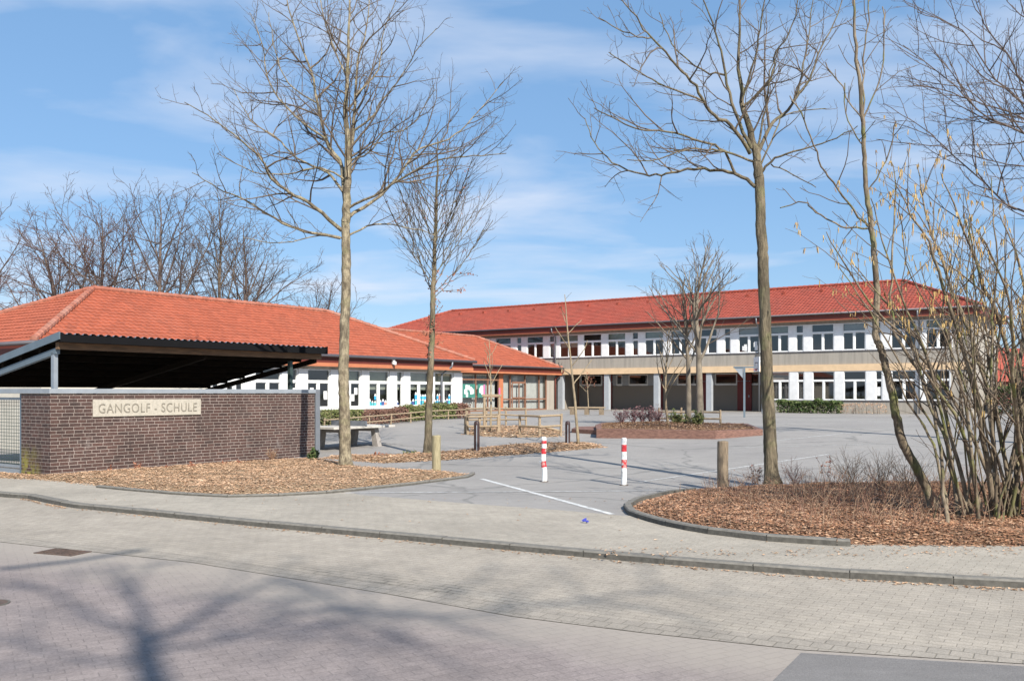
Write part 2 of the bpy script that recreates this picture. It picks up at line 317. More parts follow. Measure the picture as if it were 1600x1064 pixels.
def sweep_stones(b, pl, w, z0, z1, stone=1., gap=.006, mi_side=0, mi_top=1, lip=None):
    # kerb stones laid end to end along a line (line = street side), w = width to the left of travel
    L = [0.]
    for i in range(1, len(pl)): L.append(L[-1]+(pl[i]-pl[i-1]).length)
    inner = offs(pl, w)
    def pos(q, line):
        for i in range(1, len(pl)):
            if q <= L[i] or i == len(pl)-1:
                f = (q-L[i-1])/max(1e-6, L[i]-L[i-1]); return line[i-1].lerp(line[i], f)
    q = 0.; rr = R(4)
    while q < L[-1]:
        e = min(L[-1], q+stone)-gap
        zt = z1+rr.uniform(-.004, .004)
        n = max(1, int((e-q)/.4)); qs = [q+(e-q)*i/n for i in range(n+1)]
        for a, c in zip(qs[:-1], qs[1:]):
            A, B, C, D = pos(a, pl), pos(c, pl), pos(c, inner), pos(a, inner)
            ba = [(p.x, p.y, z0) for p in (A, B, C, D)]; tp = [(p.x, p.y, zt) for p in (A, B, C, D)]
            ch = .018; A2 = A.lerp(D, ch/w); B2 = B.lerp(C, ch/w)
            b.quad([ba[0], ba[1], (B.x, B.y, zt-ch), (A.x, A.y, zt-ch)], mi_side)
            b.quad([(A.x, A.y, zt-ch), (B.x, B.y, zt-ch), (B2.x, B2.y, zt), (A2.x, A2.y, zt)], mi_top)
            b.quad([(A2.x, A2.y, zt), (B2.x, B2.y, zt), tp[2], tp[3]], mi_top)
            b.quad([ba[2], ba[3], tp[3], tp[2]], mi_side)
            if a == qs[0]: b.quad([ba[3], ba[0], tp[0], tp[3]], mi_side)
            if c == qs[-1]: b.quad([ba[1], ba[2], tp[2], tp[1]], mi_side)
        q += stone
    return b
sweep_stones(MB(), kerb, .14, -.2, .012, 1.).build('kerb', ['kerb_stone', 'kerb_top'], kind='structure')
# street level
def gr(u, v): return gp(u, v, -.07)
gut = [Vector((-60, 45.5, 0)), gr(-200, 829), gr(0, 846), gr(300, 878), gr(600, 926), gr(800, 962), gr(1000, 987), gr(1250, 1014), gr(1600, 1036), Vector((14, 3.9, 0)), Vector((60, -9, 0))]
kf = offs(kerb, .05)
def strip_mesh(name, A, B, z, m):
    b = MB()
    pts = [(p.x, p.y, z) for p in A]+[(p.x, p.y, z) for p in reversed(B)]; b.quad(pts); return b.build(name, m, kind='structure')
gut2 = offs(gut, .32)
strip_mesh('parking_lane', gut2, kf, -.07, 'apron_pavers')
strip_mesh('gutter', gut, gut2, -.0705, 'gutter_pavers')
road_front = [Vector((-60, -40, 0)), Vector((60, -40, 0))]
sheet('road', [(-60, -40, -.075), (60, -40, -.075)]+[(p.x, p.y, -.075) for p in reversed(gut)], 'road_pavers')
ap = [gr(1252, 1019), gr(1600, 1040), Vector((14, 3.8, 0)), Vector((30, 0, 0)), Vector((8, -6, 0)), gr(1195, 1075)]
sheet('road_patch', ap, 'patch_asphalt', -.071)
# school yard: flat by the street, rising gently to the long building
front = offs(kerb, .12)
fl = [p for p in front if TS(p)[1] < S0]
near = [(p.x, p.y, 0) for p in front]
b = MB()
P1, P2 = W(-140, S0), W(70, S0)
b.quad([(p.x, p.y, 0.) for p in front[1:]]+[tuple(W(90, -12, 0)), tuple(P2), tuple(P1)])
b.quad([W(-140, S0), W(70, S0), W(70, SB, ZB), W(-140, SB, ZB)])
b.quad([W(-140, SB, ZB), W(70, SB, ZB), W(70, 150, ZB), W(-140, 150, ZB)])
b.build('schoolyard', 'yard_asphalt', kind='structure')
rear = [Vector((-40, 47, 0)), gp(-60, 742), gp(200, 748), gp(500, 752), gp(560, 773), gp(740, 787.5), gp(880, 797.5), gp(975, 806), gp(1100, 800), gp(1300, 790), gp(1600, 790), Vector((30, 9, 0)), Vector((60, 2, 0))]
strip_mesh('pavement', front[1:], rear, .004, 'sidewalk_pavers')
def line(name, a, c, w=.1, z=.0045):
    a = gp(*a); c = gp(*c); t = (c-a).normalized(); n = Vector((-t.y, t.x, 0))*(w/2)
    k = 14; b = MB(); rr = R(int(a.x*100))
    for i in range(k):
        p, q = a.lerp(c, i/k), a.lerp(c, (i+1)/k); z0 = terr(p.x, p.y)+z; z1 = terr(q.x, q.y)+z
        b.quad([(p.x-n.x, p.y-n.y, z0), (q.x-n.x, q.y-n.y, z1), (q.x+n.x, q.y+n.y, z1), (p.x+n.x, p.y+n.y, z0)])
    return b.build('line_marking', 'line_paint', kind='structure')
line('a', (752, 748), (957, 803.5), .11); line('b', (540, 770.5), (1045, 767), .06, .009); line('c', (1000, 753), (1300, 709), .06)
line('d', (1130, 700), (1400, 693), .05); line('e', (1206, 689), (1340, 675), .05); line('f', (610, 684), (560, 688), .06)
# rust iron drain grate, manhole
g = thing('drain_grate', 'rusty rectangular iron drain grate set in the grey pavers at left', 'drain', gr(98, 862.5), -.35)
b = MB().box(-.30, .30, -.16, .16, -.02, .006)
b.build('frame', 'rust_iron', g)
b = MB()
for i in range(9): b.box(-.25+i*.058, -.225+i*.058, -.12, .12, .006, .016)
b.build('bar', 'rust_iron', g)
g = thing('manhole_cover', 'round iron manhole cover cut off by the left picture edge', 'manhole', gr(-12, 942))
MB().tube([(0, 0, -.02), (0, 0, .004)], .13, 24).build('cover', 'rust_iron', g); MB().tube([(0, 0, -.02), (0, 0, .003)], .15, 24).build('ring', 'kerb_stone', g)
b = MB()
rr = R(2)
pp = gp(911, 818)
for i in range(5):
    a = Vector((rr.uniform(-.04, .06), rr.uniform(-.03, .03), rr.uniform(.0, .04)))
    b.quad([a, a+Vector((rr.uniform(.02, .06), rr.uniform(-.02, .02), rr.uniform(0, .03))), a+Vector((rr.uniform(.0, .05), .03, rr.uniform(.01, .05))), a+Vector((-.02, .02, .02))])
o = b.build('litter_wrapper', 'blue_plastic'); o.location = (pp.x, pp.y, .006); tag(o, 'small crumpled blue wrapper lying on the beige pavement', 'litter')
# ------------------------------------------------------------------ beds with leaf litter
def inside(x, y, poly):
    c = False; n = len(poly)
    for i in range(n):
        a, q = poly[i], poly[i-1]
        if (a.y > y) != (q.y > y) and x < (q.x-a.x)*(y-a.y)/(q.y-a.y)+a.x: c = not c
    return c
def edist(x, y, poly):
    d = 9.
    for i in range(len(poly)):
        a, q = poly[i-1], poly[i]; ex, ey = q.x-a.x, q.y-a.y
        t = max(0, min(1, ((x-a.x)*ex+(y-a.y)*ey)/max(1e-9, ex*ex+ey*ey))); d = min(d, math.hypot(x-a.x-t*ex, y-a.y-t*ey))
    return d
def bed(name, leafname, poly, m, lm, nleaf, h=.1, edge0=-.02, cell=.16, seed=1, size=.045, spill=.12, near=None):
    xs = [p.x for p in poly]; ys = [p.y for p in poly]; x0, x1, y0, y1 = min(xs), max(xs), min(ys), max(ys)
    def hz(x, y):
        d = edist(x, y, poly)
        if not inside(x, y, poly): return terr(x, y)+.006
        return terr(x, y)+edge0+(h-edge0)*min(1, d/.5)+.035*noise.noise((x*2.3, y*2.3, seed))*min(1, d/.3)
    b = MB(); idx = {}
    nx = int((x1-x0)/cell)+2; ny = int((y1-y0)/cell)+2
    def vid(i, j):
        if (i, j) not in idx:
            x, y = x0+i*cell, y0+j*cell; idx[i, j] = len(b.v)
            b.v.append((x, y, hz(x, y) if inside(x, y, poly) else terr(x, y)-.03))
        return idx[i, j]
    for i in range(nx):
        for j in range(ny):
            x, y = x0+(i+.5)*cell, y0+(j+.5)*cell
            if inside(x, y, poly): b.f.append((vid(i, j), vid(i+1, j), vid(i+1, j+1), vid(i, j+1))); b.mi.append(0)
    b.build(name, m, smooth=True, kind='structure')
    rr = R(seed); b = MB(); n = 0; tries = 0
    while n < nleaf and tries < nleaf*12:
        tries += 1
        x, y = rr.uniform(x0-spill, x1+spill), rr.uniform(y0-spill, y1+spill); ins = inside(x, y, poly)
        if not ins and (edist(x, y, poly) > spill*rr.random()**2 or rr.random() < .5): continue
        if near and rr.random() > near(x, y): continue
        n += 1; s = size*rr.uniform(.6, 1.5); a = rr.uniform(0, 6.28); tl = rr.uniform(-.5, .5); z = hz(x, y)+rr.uniform(.004, .03 if ins else .012)
        ca, sa = math.cos(a)*s, math.sin(a)*s; w = rr.uniform(.35, .6); k = rr.uniform(-.3, .5)*s
        b.quad([(x-ca, y-sa, z+k*.6), (x+sa*w, y-ca*w, z+tl*s*.6), (x+ca, y+sa, z+k), (x-sa*w, y+ca*w, z-tl*s*.3)])
    b.build(leafname, lm, kind='stuff')
    return hz
bedL_px = [(60, 750), (190, 763), (270, 770), (350, 774), (430, 772), (520, 767), (640, 755), (742, 742), (700, 738), (640, 735), (570, 731), (545, 724), (500, 717), (480, 716), (300, 728), (80, 744), (-60, 736), (-60, 745)]
bedL = [gp(u, v) for u, v in bedL_px]
hzL = bed('mulch_bed', 'leaf_litter', bedL, 'mulch_pale', 'leaves_pale', 34000, .07, seed=3, size=.025)
bedS_px = [(500, 716), (600, 724), (700, 719), (790, 712), (880, 705), (948, 699), (930, 693), (890, 692), (800, 695), (700, 706), (600, 712), (520, 712)]
bedS = [gp(u, v) for u, v in bedS_px]
hzS = bed('mulch_strip', 'leaf_litter', bedS, 'mulch_pale', 'leaves_pale', 9000, .06, seed=5, size=.038, cell=.2)
bedR_px = [(985, 793), (1000, 804), (1040, 818), (1100, 830), (1200, 842), (1320, 852), (1450, 854), (1600, 855), (1760, 858), (2100, 850), (2300, 800), (1900, 757), (1600, 755), (1300, 757), (1150, 763), (1060, 771), (1010, 781)]
bedR = [gp(u, v) for u, v in bedR_px]
hzR = bed('leaf_bed', 'leaf_litter', bedR, 'mulch_red', 'leaves_red', 52000, .10, seed=7, size=.023, near=lambda x, y: 1. if x < 8.5 else .15)
# kerb stones round the beds (raised)
kl = [gp(u, v) for u, v in ((150, 762), (190, 766), (270, 773), (350, 777.5), (430, 776), (520, 771), (640, 758.5), (735, 746), (742, 741))]
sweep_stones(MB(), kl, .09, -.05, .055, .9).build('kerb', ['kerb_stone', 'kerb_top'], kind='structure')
kr = [gp(u, v) for u, v in ((1080, 768), (1030, 774), (990, 784), (974, 793), (978, 803), (1005, 813), (1050, 825), (1100, 834), (1200, 846), (1300, 853), (1330, 854))]
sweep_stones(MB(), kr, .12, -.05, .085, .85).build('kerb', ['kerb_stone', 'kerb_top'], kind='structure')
# leaves blown along the street kerb and over the pavement
rr = R(11); b = MB()
ko = offs(kerb, -.05)
for i in range(900):
    if i < 520:
        j = rr.randrange(3, len(kerb)-3); p = ko[j].lerp(ko[j+1], rr.random())+Vector((0, -abs(rr.gauss(0, .08)), 0)); z = -.066
    elif i < 700:
        p = gp(rr.uniform(930, 1600), rr.uniform(857, 870)); z = .012
    else:
        p = gp(rr.uniform(100, 1600), 780+rr.random()**2*180); inn = None
        z = None
        q = [k for k in range(2, len(kerb)-2) if kerb[k].x <= p.x < kerb[k+1].x]
        yk = kerb[q[0]].lerp(kerb[q[0]+1], (p.x-kerb[q[0]].x)/(kerb[q[0]+1].x-kerb[q[0]].x)).y if q else 0
        if p.y < yk+.15: continue
        z = .012
    s = rr.uniform(.014, .034); a = rr.uniform(0, 6.28); ca, sa = math.cos(a)*s, math.sin(a)*s
    b.quad([(p.x-ca, p.y-sa, z), (p.x+sa*.5, p.y-ca*.5, z+.008), (p.x+ca, p.y+sa, z+.004), (p.x-sa*.5, p.y+ca*.5, z+.01)])
b.build('blown_leaves', 'leaves_pale', kind='stuff')
# ------------------------------------------------------------------ brick wall, sign, gate, shelter
TW, SW, LW = -20.2, 10.58, 7.85
w = thing('brick_wall', 'dark clinker brick wall with grey metal coping at the yard entrance', 'wall', W(TW, SW), ANG)
b = MB().box(-.3, 0, 0, LW, -.1, 1.872).box(-1.3, -.3, 0, .3, -.1, 1.872); b.build('brick_body', 'clinker_brick', w)
b = MB().box(-.34, .035, -.035, LW+.02, 1.875, 1.985).box(-5.5, -.34, -.035, .335, 1.875, 1.985); b.build('coping', 'coping_metal', w, bev=.006)
MB().box(-.33, .02, LW+.025, LW+.2, -.05, 1.986).build('end_cladding', 'pipe_metal', w, bev=.006)
sg = thing('name_sign', 'pale stone name plaque with raised capital letters on the brick wall', 'sign', W(TW, SW), ANG)
def wl(u):   # position along the wall of a pixel column
    return sl(u, TW)-SW
def wz(u, v):
    k = (u-800)/F; Y = -TW/(NX-NY*k); return H-(v-VH)/F*Y
y0, y1 = wl(144.5), wl(313); z0, z1 = (wz(144.5, 652)+wz(313, 647))/2, (wz(144.5, 625)+wz(313, 623))/2
MB().box(.0, .03, y0, y1, z0, z1).build('panel', 'plaque_stone', sg, bev=.006)
fc = bpy.data.curves.new('lettering', 'FONT'); fc.body = 'GANGOLF - SCHULE'; fc.size = 1.; fc.extrude = .03; fc.space_character = 1.12; fc.align_x = 'CENTER'; fc.align_y = 'CENTER'; fc.offset = -.004
to = bpy.data.objects.new('tmp', fc); COL.objects.link(to); bpy.context.view_layer.update()
me = bpy.data.meshes.new_from_object(to.evaluated_get(bpy.context.evaluated_depsgraph_get())); bpy.data.objects.remove(to)
xs = [q.co.x for q in me.vertices]; ys = [q.co.y for q in me.vertices]; sx = (y1-y0)*.91/(max(xs)-min(xs)); sy = (z1-z0)*.50*1.1/(max(ys)-min(ys)); cx = (max(xs)+min(xs))/2; cy = (max(ys)+min(ys))/2
for q in me.vertices: x, y, z = q.co; q.co = (.034+z*.3, (y0+y1)/2+(x-cx)*sx, (z0+z1)/2+(y-cy)*sy)
me.materials.append(M['plaque_letter']); lo = bpy.data.objects.new('lettering', me); COL.objects.link(lo); lo.parent = sg
# gate at far left
g = thing('metal_gate', 'grey steel gate with wire mesh infill left of the brick wall', 'gate', W(TW, SW), ANG)
MB().box(-1.5, -1.32, .06, .24, -.05, 1.872).build('post', 'steel_blue', g, bev=.008)
b = MB().box(-3.2, -1.56, .12, .18, .12, .18).box(-3.2, -1.56, .12, .18, 1.72, 1.78).box(-1.62, -1.56, .12, .18, .18, 1.72).box(-3.2, -3.14, .12, .18, .18, 1.72).box(-3.2, -1.5, .08, .22, -.05, .08)
b.build('frame', 'galvanised', g)
b = MB()
for i in range(19): b.box(-3.13+i*.081, -3.118+i*.081, .146, .152, .18, 1.72)
for i in range(19): b.box(-3.14, -1.62, .1525, .158, .20+i*.081, .211+i*.081)
b.build('wire_mesh', 'steel_green', g)
# shelter canopy behind the wall
TC, SC, LC, DC, ZF, ZK = -20.55, 11.0, 8.1, 5.7, 3.2, 2.2
c = thing('shelter', 'open bicycle shelter with sloping corrugated roof behind the brick wall', 'shelter', W(TC, SC), ANG)
def rz_(x): return ZF+(ZK-ZF)*(-x/DC)
b = MB(); n = 300
for i in range(n+1):
    y = -.05+(LC+.1)*i/n; ph = (i % 7)/7.; hgt = .035 if ph < .3 else (.0 if .43 < ph < .9 else .018)
    b.v += [(.08, y, rz_(.08)+.03+hgt), (-DC-.05, y, rz_(-DC-.05)+.03+hgt)]
for i in range(n): b.f.append((2*i, 2*i+2, 2*i+3, 2*i+1)); b.mi.append(0)
b.build('roof_sheet', 'sheet_metal', c)
for y, m in ((-.09, 0), (LC+.06, 1)):
    b = MB(); b.prism([(.1, y, rz_(.1)-.10), (.1, y, rz_(.1)+.075), (-DC-.1, y, rz_(-DC-.1)+.075), (-DC-.1, y, rz_(-DC-.1)-.10)], (0, .03, 0)); b.build('edge_trim', ['steel_blue', 'black_trim'][m], c)
MB().box(.09, .13, -.06, LC+.06, ZF-.14, ZF+.03).box(.02, .09, -.06, LC+.06, ZF-.14, ZF-.11).build('fascia', 'black_trim', c)
b = MB()
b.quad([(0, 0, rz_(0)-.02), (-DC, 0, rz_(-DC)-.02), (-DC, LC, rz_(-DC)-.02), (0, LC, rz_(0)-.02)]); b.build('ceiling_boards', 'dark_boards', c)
MB().box(-.22, -.08, .0, LC, ZF-.30, ZF-.14).build('front_beam', 'beam_wood', c)
b = MB()
for i in range(6):
    x = -1.-i*.9; b.box(x-.05, x+.05, .03, LC-.03, rz_(x)-.19, rz_(x)-.03)
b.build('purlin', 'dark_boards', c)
for y, mm in ((.02, 'steel_blue'), (LC*.5, 'dark_boards'), (LC-.14, 'dark_boards')):
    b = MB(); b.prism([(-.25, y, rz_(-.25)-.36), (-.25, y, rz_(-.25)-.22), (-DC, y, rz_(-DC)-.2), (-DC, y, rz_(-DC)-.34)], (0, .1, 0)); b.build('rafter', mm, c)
for x, y, mm in ((-.4, .02, 'galvanised'), (-.4, LC-1.0, 'steel_green'), (-DC+.5, 3.3, 'black_trim'), (-DC+.5, 7.5, 'black_trim'), (-DC+.5, .1, 'black_trim')):
    MB().box(x-.06, x+.06, y, y+.1, -.02, rz_(x)-.3).build('post', mm, c)
# ------------------------------------------------------------------ buildings
def tile_face(name, root, E0, E1, R0, R1, m, row=.36, per=.24, amp=.015, step=.026, sub=4):
    E0, E1, R0, R1 = map(Vector, (E0, E1, R0, R1)); e = (E1-E0); Lx = e.length; e.normalize()
    up = (R0-E0); up = up-e*up.dot(e); Ls = up.length; up.normalize(); nn = e.cross(up)
    if nn.z < 0: nn = -nn
    a0, a1 = (R0-E0).dot(e), (R1-E0).dot(e)
    nr = max(2, round(Ls/row)); nc = max(2, int(Lx/per*sub)); b = MB()
    for r in range(nr):
        for q, off in ((r, step), (r+1, 0.)):
            bb = Ls*q/nr; lo = a0*bb/Ls; hi = Lx+(a1-Lx)*bb/Ls
            for i in range(nc+1):
                a = min(hi, max(lo, i*Lx/nc)); p = E0+e*a+up*bb+nn*(off+amp*math.sin(6.2832*a/per)); b.v.append((p.x, p.y, p.z))
    st = nc+1
    for r in range(2*nr-1):
        for i in range(nc): b.f.append((r*st+i, r*st+i+1, (r+1)*st+i+1, (r+1)*st+i)); b.mi.append(0)
    return b.build(name, m, root)
def ridge(root, lines, m='ridge_tile', r=.11):
    b = MB()
    for A, B in lines:
        A, B = Vector(A), Vector(B); L = (B-A).length; n = max(2, int(L/.36)); pts = []; rad = []
        for i in range(n):
            pts += [A.lerp(B, i/n), A.lerp(B, (i+.93)/n)]; rad += [r*1.1, r*.86]
        b.tube(pts, rad, 8)
    return b.build('ridge_cap', m, root, smooth=False)
def half_gutter(root, pts, r=.07):
    return MB().tube(pts, r, 8).build('gutter', 'gutter_metal', root, smooth=True)
def winbar(b, a0, a1, z0, z1, d0, d1): b.box(a0, a1, d0, d1, z0, z1)
def window(root, fm, a0, a1, z0, z1, split=True, blind=None, tr=.68, casement=False, fr=.055, fmname='white_paint', papers=None, tint=None):
    # fm maps (along, outward, up) into the building's local space
    b = MB(fm); zt = z0+(z1-z0)*tr
    b.box(a0, a1, -.07, .03, z0, z0+fr).box(a0, a1, -.07, .03, z1-fr, z1).box(a0, a0+fr, -.07, .03, z0+fr, z1-fr).box(a1-fr, a1, -.07, .03, z0+fr, z1-fr)
    b.box(a0+fr, a1-fr, -.065, .025, zt-.06, zt+.06)
    cells = [(a0+fr, a1-fr, zt+.06, z1-fr)]
    if split:
        m_ = (a0+a1)/2; b.box(m_-.065, m_+.065, -.065, .025, z0+fr, zt-.06); cells += [(a0+fr, m_-.065, z0+fr, zt-.06), (m_+.065, a1-fr, z0+fr, zt-.06)]
    else: cells.append((a0+fr, a1-fr, z0+fr, zt-.06))
    for (p, q, r, s) in cells[1:]:      # casement sashes
        k = .022; b.box(p, q, -.05, -.01, r, r+k).box(p, q, -.05, -.01, s-k, s).box(p, p+k, -.05, -.01, r+k, s-k).box(q-k, q, -.05, -.01, r+k, s-k)
    f = b.build('window', fmname, root)
    g = MB(fm)
    for (p, q, r, s) in cells: g.quad([(p, -.03, r), (q, -.03, r), (q, -.03, s), (p, -.03, s)])
    g.build('pane', 'window_glass', f)
    if blind:
        mm, lowf = blind; MB(fm).box(a0+fr, a1-fr, -.16, -.15, z1-(z1-z0)*lowf, z1-fr).build('blind', mm, f)
    if papers:
        rr = R(int(a0*977)); pc = ['paper_white', 'paper_blue', 'paper_pink', 'paper_teal', 'paper_navy']
        for (p, q, r, s) in cells[1:]:
            if papers == 'pencils':
                x = p+.07
                while x < q-.1:
                    for lev in range(1 if rr.random() < .55 else 2):
                        hh = rr.uniform(.22, .36); zb = r+.01+lev*.28; ww = rr.uniform(.13, .17); body = rr.choice([1, 1, 1, 2, 3, 3, 4])
                        d = -.012+.004*lev
                        pm = MB(fm); pm.quad([(x-ww/2, d, zb), (x+ww/2, d, zb), (x+ww/2, d, zb+hh*.62), (x-ww/2, d, zb+hh*.62)], body)
                        pm.quad([(x-ww/2, d, zb+hh*.62), (x+ww/2, d, zb+hh*.62), (x+ww*.16, d, zb+hh), (x-ww*.16, d, zb+hh)], 0)
                        pm.build('paper_cutout', pc, f)
                    x += rr.uniform(.16, .2)
            else:
                for i in range(papers):
                    x = rr.uniform(p+.14, q-.14); zz = rr.uniform(r+.2, s-.25); d = -.012+.002*i
                    MB(fm).quad([(x-.1, d, zz-.15), (x+.1, d, zz-.15), (x+.1, d, zz+.15), (x-.1, d, zz+.15)]).build('paper_notice', 'paper_white', f)
    return f
def strip(root, fm, a0, a1, z0, z1, wins, name='wall_panel', m='white_panel', proud=.05, back=-.12, **kw):
    cur = a0
    for wv in wins:
        p, q, d = wv[0], wv[1], (wv[2] if len(wv) > 2 else {})
        if p-cur > .02: MB(fm).box(cur, p, back, proud, z0, z1).build(name, m, root, bev=.0)
        window(root, fm, p, q, z0, z1, **{**kw, **d}); cur = q
    if a1-cur > .02: MB(fm).box(cur, a1, back, proud, z0, z1).build(name, m, root)

# ---- long two storey building
T0 = -8.5; TL = -56.
mbld = thing('school_building', 'long two storey school building with red hipped roof and arcade', 'building', W(T0, S1, ZB), ANG)
def X_(u): return tm(u)-T0
fm = lambda a, d, z: (a, -d, z)
xl = TL-T0; xa0, xa1 = X_(868), X_(1192)
wall = MB()
wall.box(xa1, 0, 0, .3, -.3, .75)                                  # plinth under the lower windows
wall.box(xl, 0, 0, .3, 3.05, 3.85).box(xl, 0, 0, .3, 5.61, 6.1)
wall.box(xl, xa0, 0, .3, -.3, 2.62)
wall.box(xl, 0, 9.7, 10, -.3, 6.1).box(xl, xl+.3, .3, 9.7, -.3, 6.1).box(-.3, 0, .3, 9.7, -.3, 6.1)
xe = X_(1486)
wall.box(xe, 0, 0, .3, .75, 2.62).box(xe+.1, 0, 0, .3, 3.85, 5.61)
wall.build('wall', 'concrete_panel', mbld)
MB().box(xl-.04, .04, -.07, .3, 2.625, 3.045).build('beige_band', 'beige_band', mbld)
MB().box(xl+.3, -.3, .31, 9.69, 2.65, 3.0).box(xl+.3, -.3, .31, 9.69, -.28, -.005).box(xl+.3, -.3, .31, 9.69, 5.95, 6.05).build('floor_slab', 'interior_floor', mbld)
b = MB().box(xl+.3, -.3, 6.0, 6.1, 0., 2.64).box(xl+.3, -.3, 6.0, 6.1, 3.01, 5.94)
for u in (990, 1137, 1250, 1372): b.box(X_(u)-.06, X_(u)+.06, .32, 6., 3.01, 5.94)
b.box(xa1-.1, xa1+.1, .32, 6, 0, 2.64); b.build('interior_partition', 'interior_wall', mbld)
MB().box(xl, xe+.1, -.05, .0, 3.85, 3.90).box(xa1, xe, -.05, .0, .75, .80).build('window_sill', 'gutter_metal', mbld)
up = [(690, 714, 1), (724, 748, 1), (756, 763, 0), (774.5, 799, 1), (807.5, 815.5, 0), (823.5, 849.5, 1), (858.5, 867, 0), (874.5, 904, 1), (911.5, 940.5, 1), (949.5, 978.2, 1), (988, 998, 0), (1007.5, 1037.5, 1), (1048, 1078.5, 1), (1089.5, 1121, 1), (1131.5, 1142.2, 0), (1153.5, 1187.2, 1), (1203, 1233, 1), (1243.5, 1256, 0), (1268, 1303.5, 1), (1316.5, 1353, 1), (1366, 1377, 0), (1391.5, 1432, 1), (1446, 1486, 1)]
bl = {9: ('blind_green', .42), 11: ('blind_green', .33), 6: ('curtain', .9), 2: ('curtain', .4), 15: ('curtain', .36), 19: ('curtain', .30), 18: None, 13: None}
wins = []
for i, (p, q, d) in enumerate(up):
    kw = {'split': bool(d)}
    if bl.get(i): kw['blind'] = bl[i]
    elif d and i in (1, 4, 7, 10, 12, 16, 20, 22): kw['blind'] = (['curtain', 'blind_green', 'pipe_metal'][i % 3], .25+.1*(i % 4))
    if i == 15: kw['papers'] = 3
    wins.append((X_(p), X_(q), kw))
strip(mbld, fm, xl, xe+.1, 3.90, 5.605, wins)
lowu = [(1203.5, 1234, 1), (1246, 1257, 0), (1269.5, 1304.5, 1), (1318, 1353.5, 1), (1368, 1379, 0), (1393, 1432, 1), (1446, 1485, 1)]
lb = {3: {'papers': None}, 4: {'papers': 4}}
strip(mbld, fm, xa1, xe, .80, 2.62, [(X_(p), X_(q), {'split': bool(d), **lb.get(i, {}), **({'blind': ('curtain', .3)} if i == 0 else {})}) for i, (p, q, d) in enumerate(lowu)])
# arcade
MB().box(xa0, xa1, 3., 3.2, -.05, 1.78).box(xa0, xa0+.2, .3, 3., -.05, 2.62).build('arcade_wall', 'pebble_concrete', mbld)
fa = lambda a, d, z: (a, 3.05-d, z)
def XA(u): return tm(u, 61.)-T0
hi = [(907, 940), (963, 972), (982, 1012), (1058, 1090), (1117, 1151), (1170, 1186)]
strip(mbld, fa, xa0+.2, xa1-.12, 1.80, 2.62, [(max(xa0+.25, XA(p)), min(xa1-.2, XA(q)), {'split': False, 'tr': .08}) for p, q in hi], m='column_paint', proud=.03)
for p, q in ((943, 957), (1027, 1036), (1098, 1110), (1153, 1175), (878, 905)):
    d = MB().box(XA(p), XA(q), 2.9, 2.99, .0, 2.05).box(XA(p), XA(q), 2.9, 2.99, 2.1, 2.6); d = d.build('door', 'door_red' if p != 878 else 'wood_frame_brown', mbld)
    MB().box(XA(q)-.2, XA(q)-.14, 2.85, 2.9, .95, 1.1).build('handle', 'galvanised', d)
    if p == 878: MB().box(XA(p)+.12, (XA(p)+XA(q))/2-.05, 2.885, 2.897, .5, 1.95).box((XA(p)+XA(q))/2+.05, XA(q)-.12, 2.885, 2.897, .5, 1.95).build('pane', 'black_trim', d)
for u0, u1 in ((871, 879), (943.5, 951), (1021, 1029), (1103, 1111.5)):
    MB().box(X_(u0), X_(u1), .02, .32, -.05, 2.62).build('column', 'column_paint', mbld, bev=.01)
MB().box(xa0-.5, 0.2, -.35, .32, -.2, .02).box(xa0, xa1, .32, 3., -.2, .015).build('platform', 'pebble_concrete', mbld)
# roof
ez, rzz = 6.22, 8.55; yo, hw = -.6, 5.5
E = [(xl-.6, yo, ez), (.6, yo, ez), (.6, 10.6, ez), (xl-.6, 10.6, ez)]; RL, RR = (xl-.6+5.4, 5., rzz), (.6-5.4, 5., rzz)
rf = tile_face('roof', mbld, E[0], E[1], RL, RR, 'roof_tile_old')
tile_face('roof', mbld, E[1], E[2], RR, RR, 'roof_tile_old'); tile_face('roof', mbld, E[3], E[0], RL, RL, 'roof_tile_old', sub=2); MB().quad([E[2], E[3], RL, RR]).build('roof', 'roof_tile_old', mbld)
up_ = lambda p, d=.05: (p[0], p[1], p[2]+d)
ridge(mbld, [(up_(RL), up_(RR)), (up_(E[0]), up_(RL)), (up_(E[1]), up_(RR)), (up_(E[2]), up_(RR)), (up_(E[3]), up_(RL))], 'roof_tile_old')
half_gutter(mbld, [(xl-.6, yo-.08, ez-.03), (.68, yo-.08, ez-.03), (.68, 10.6, ez-.03)])
MB().box(xl-.55, .55, yo+.02, yo+.06, ez-.42, ez-.02).box(.51, .55, yo+.06, 10.5, ez-.42, ez-.02).build('fascia', 'fascia_brown', mbld)
MB().box(xl-.56, .56, yo-.005, yo+.019, ez-.45, ez-.421).build('fascia_board', 'orange_board', mbld)
MB().box(xl-.5, .5, yo+.07, 10.5, ez-.40, ez-.36).build('soffit', 'soffit', mbld)
for u, z0 in ((869, -.1), (1187, -.1), (1437, -.1)):
    x = X_(u); MB().tube([(x, yo-.08, ez-.05), (x, yo-.05, ez-.35), (x, -.12, ez-.75), (x, -.12, z0)], .05, 8).build('downpipe', 'pipe_metal', mbld, smooth=True)
for k in range(16):
    x = xl+4+k*2.6; y = 3.9; z = ez+(rzz-ez)*(y-yo)/5.6; MB().box(x-.1, x+.1, y-.1, y+.12, z, z+.13).build('vent_tile', 'roof_tile_old', mbld)

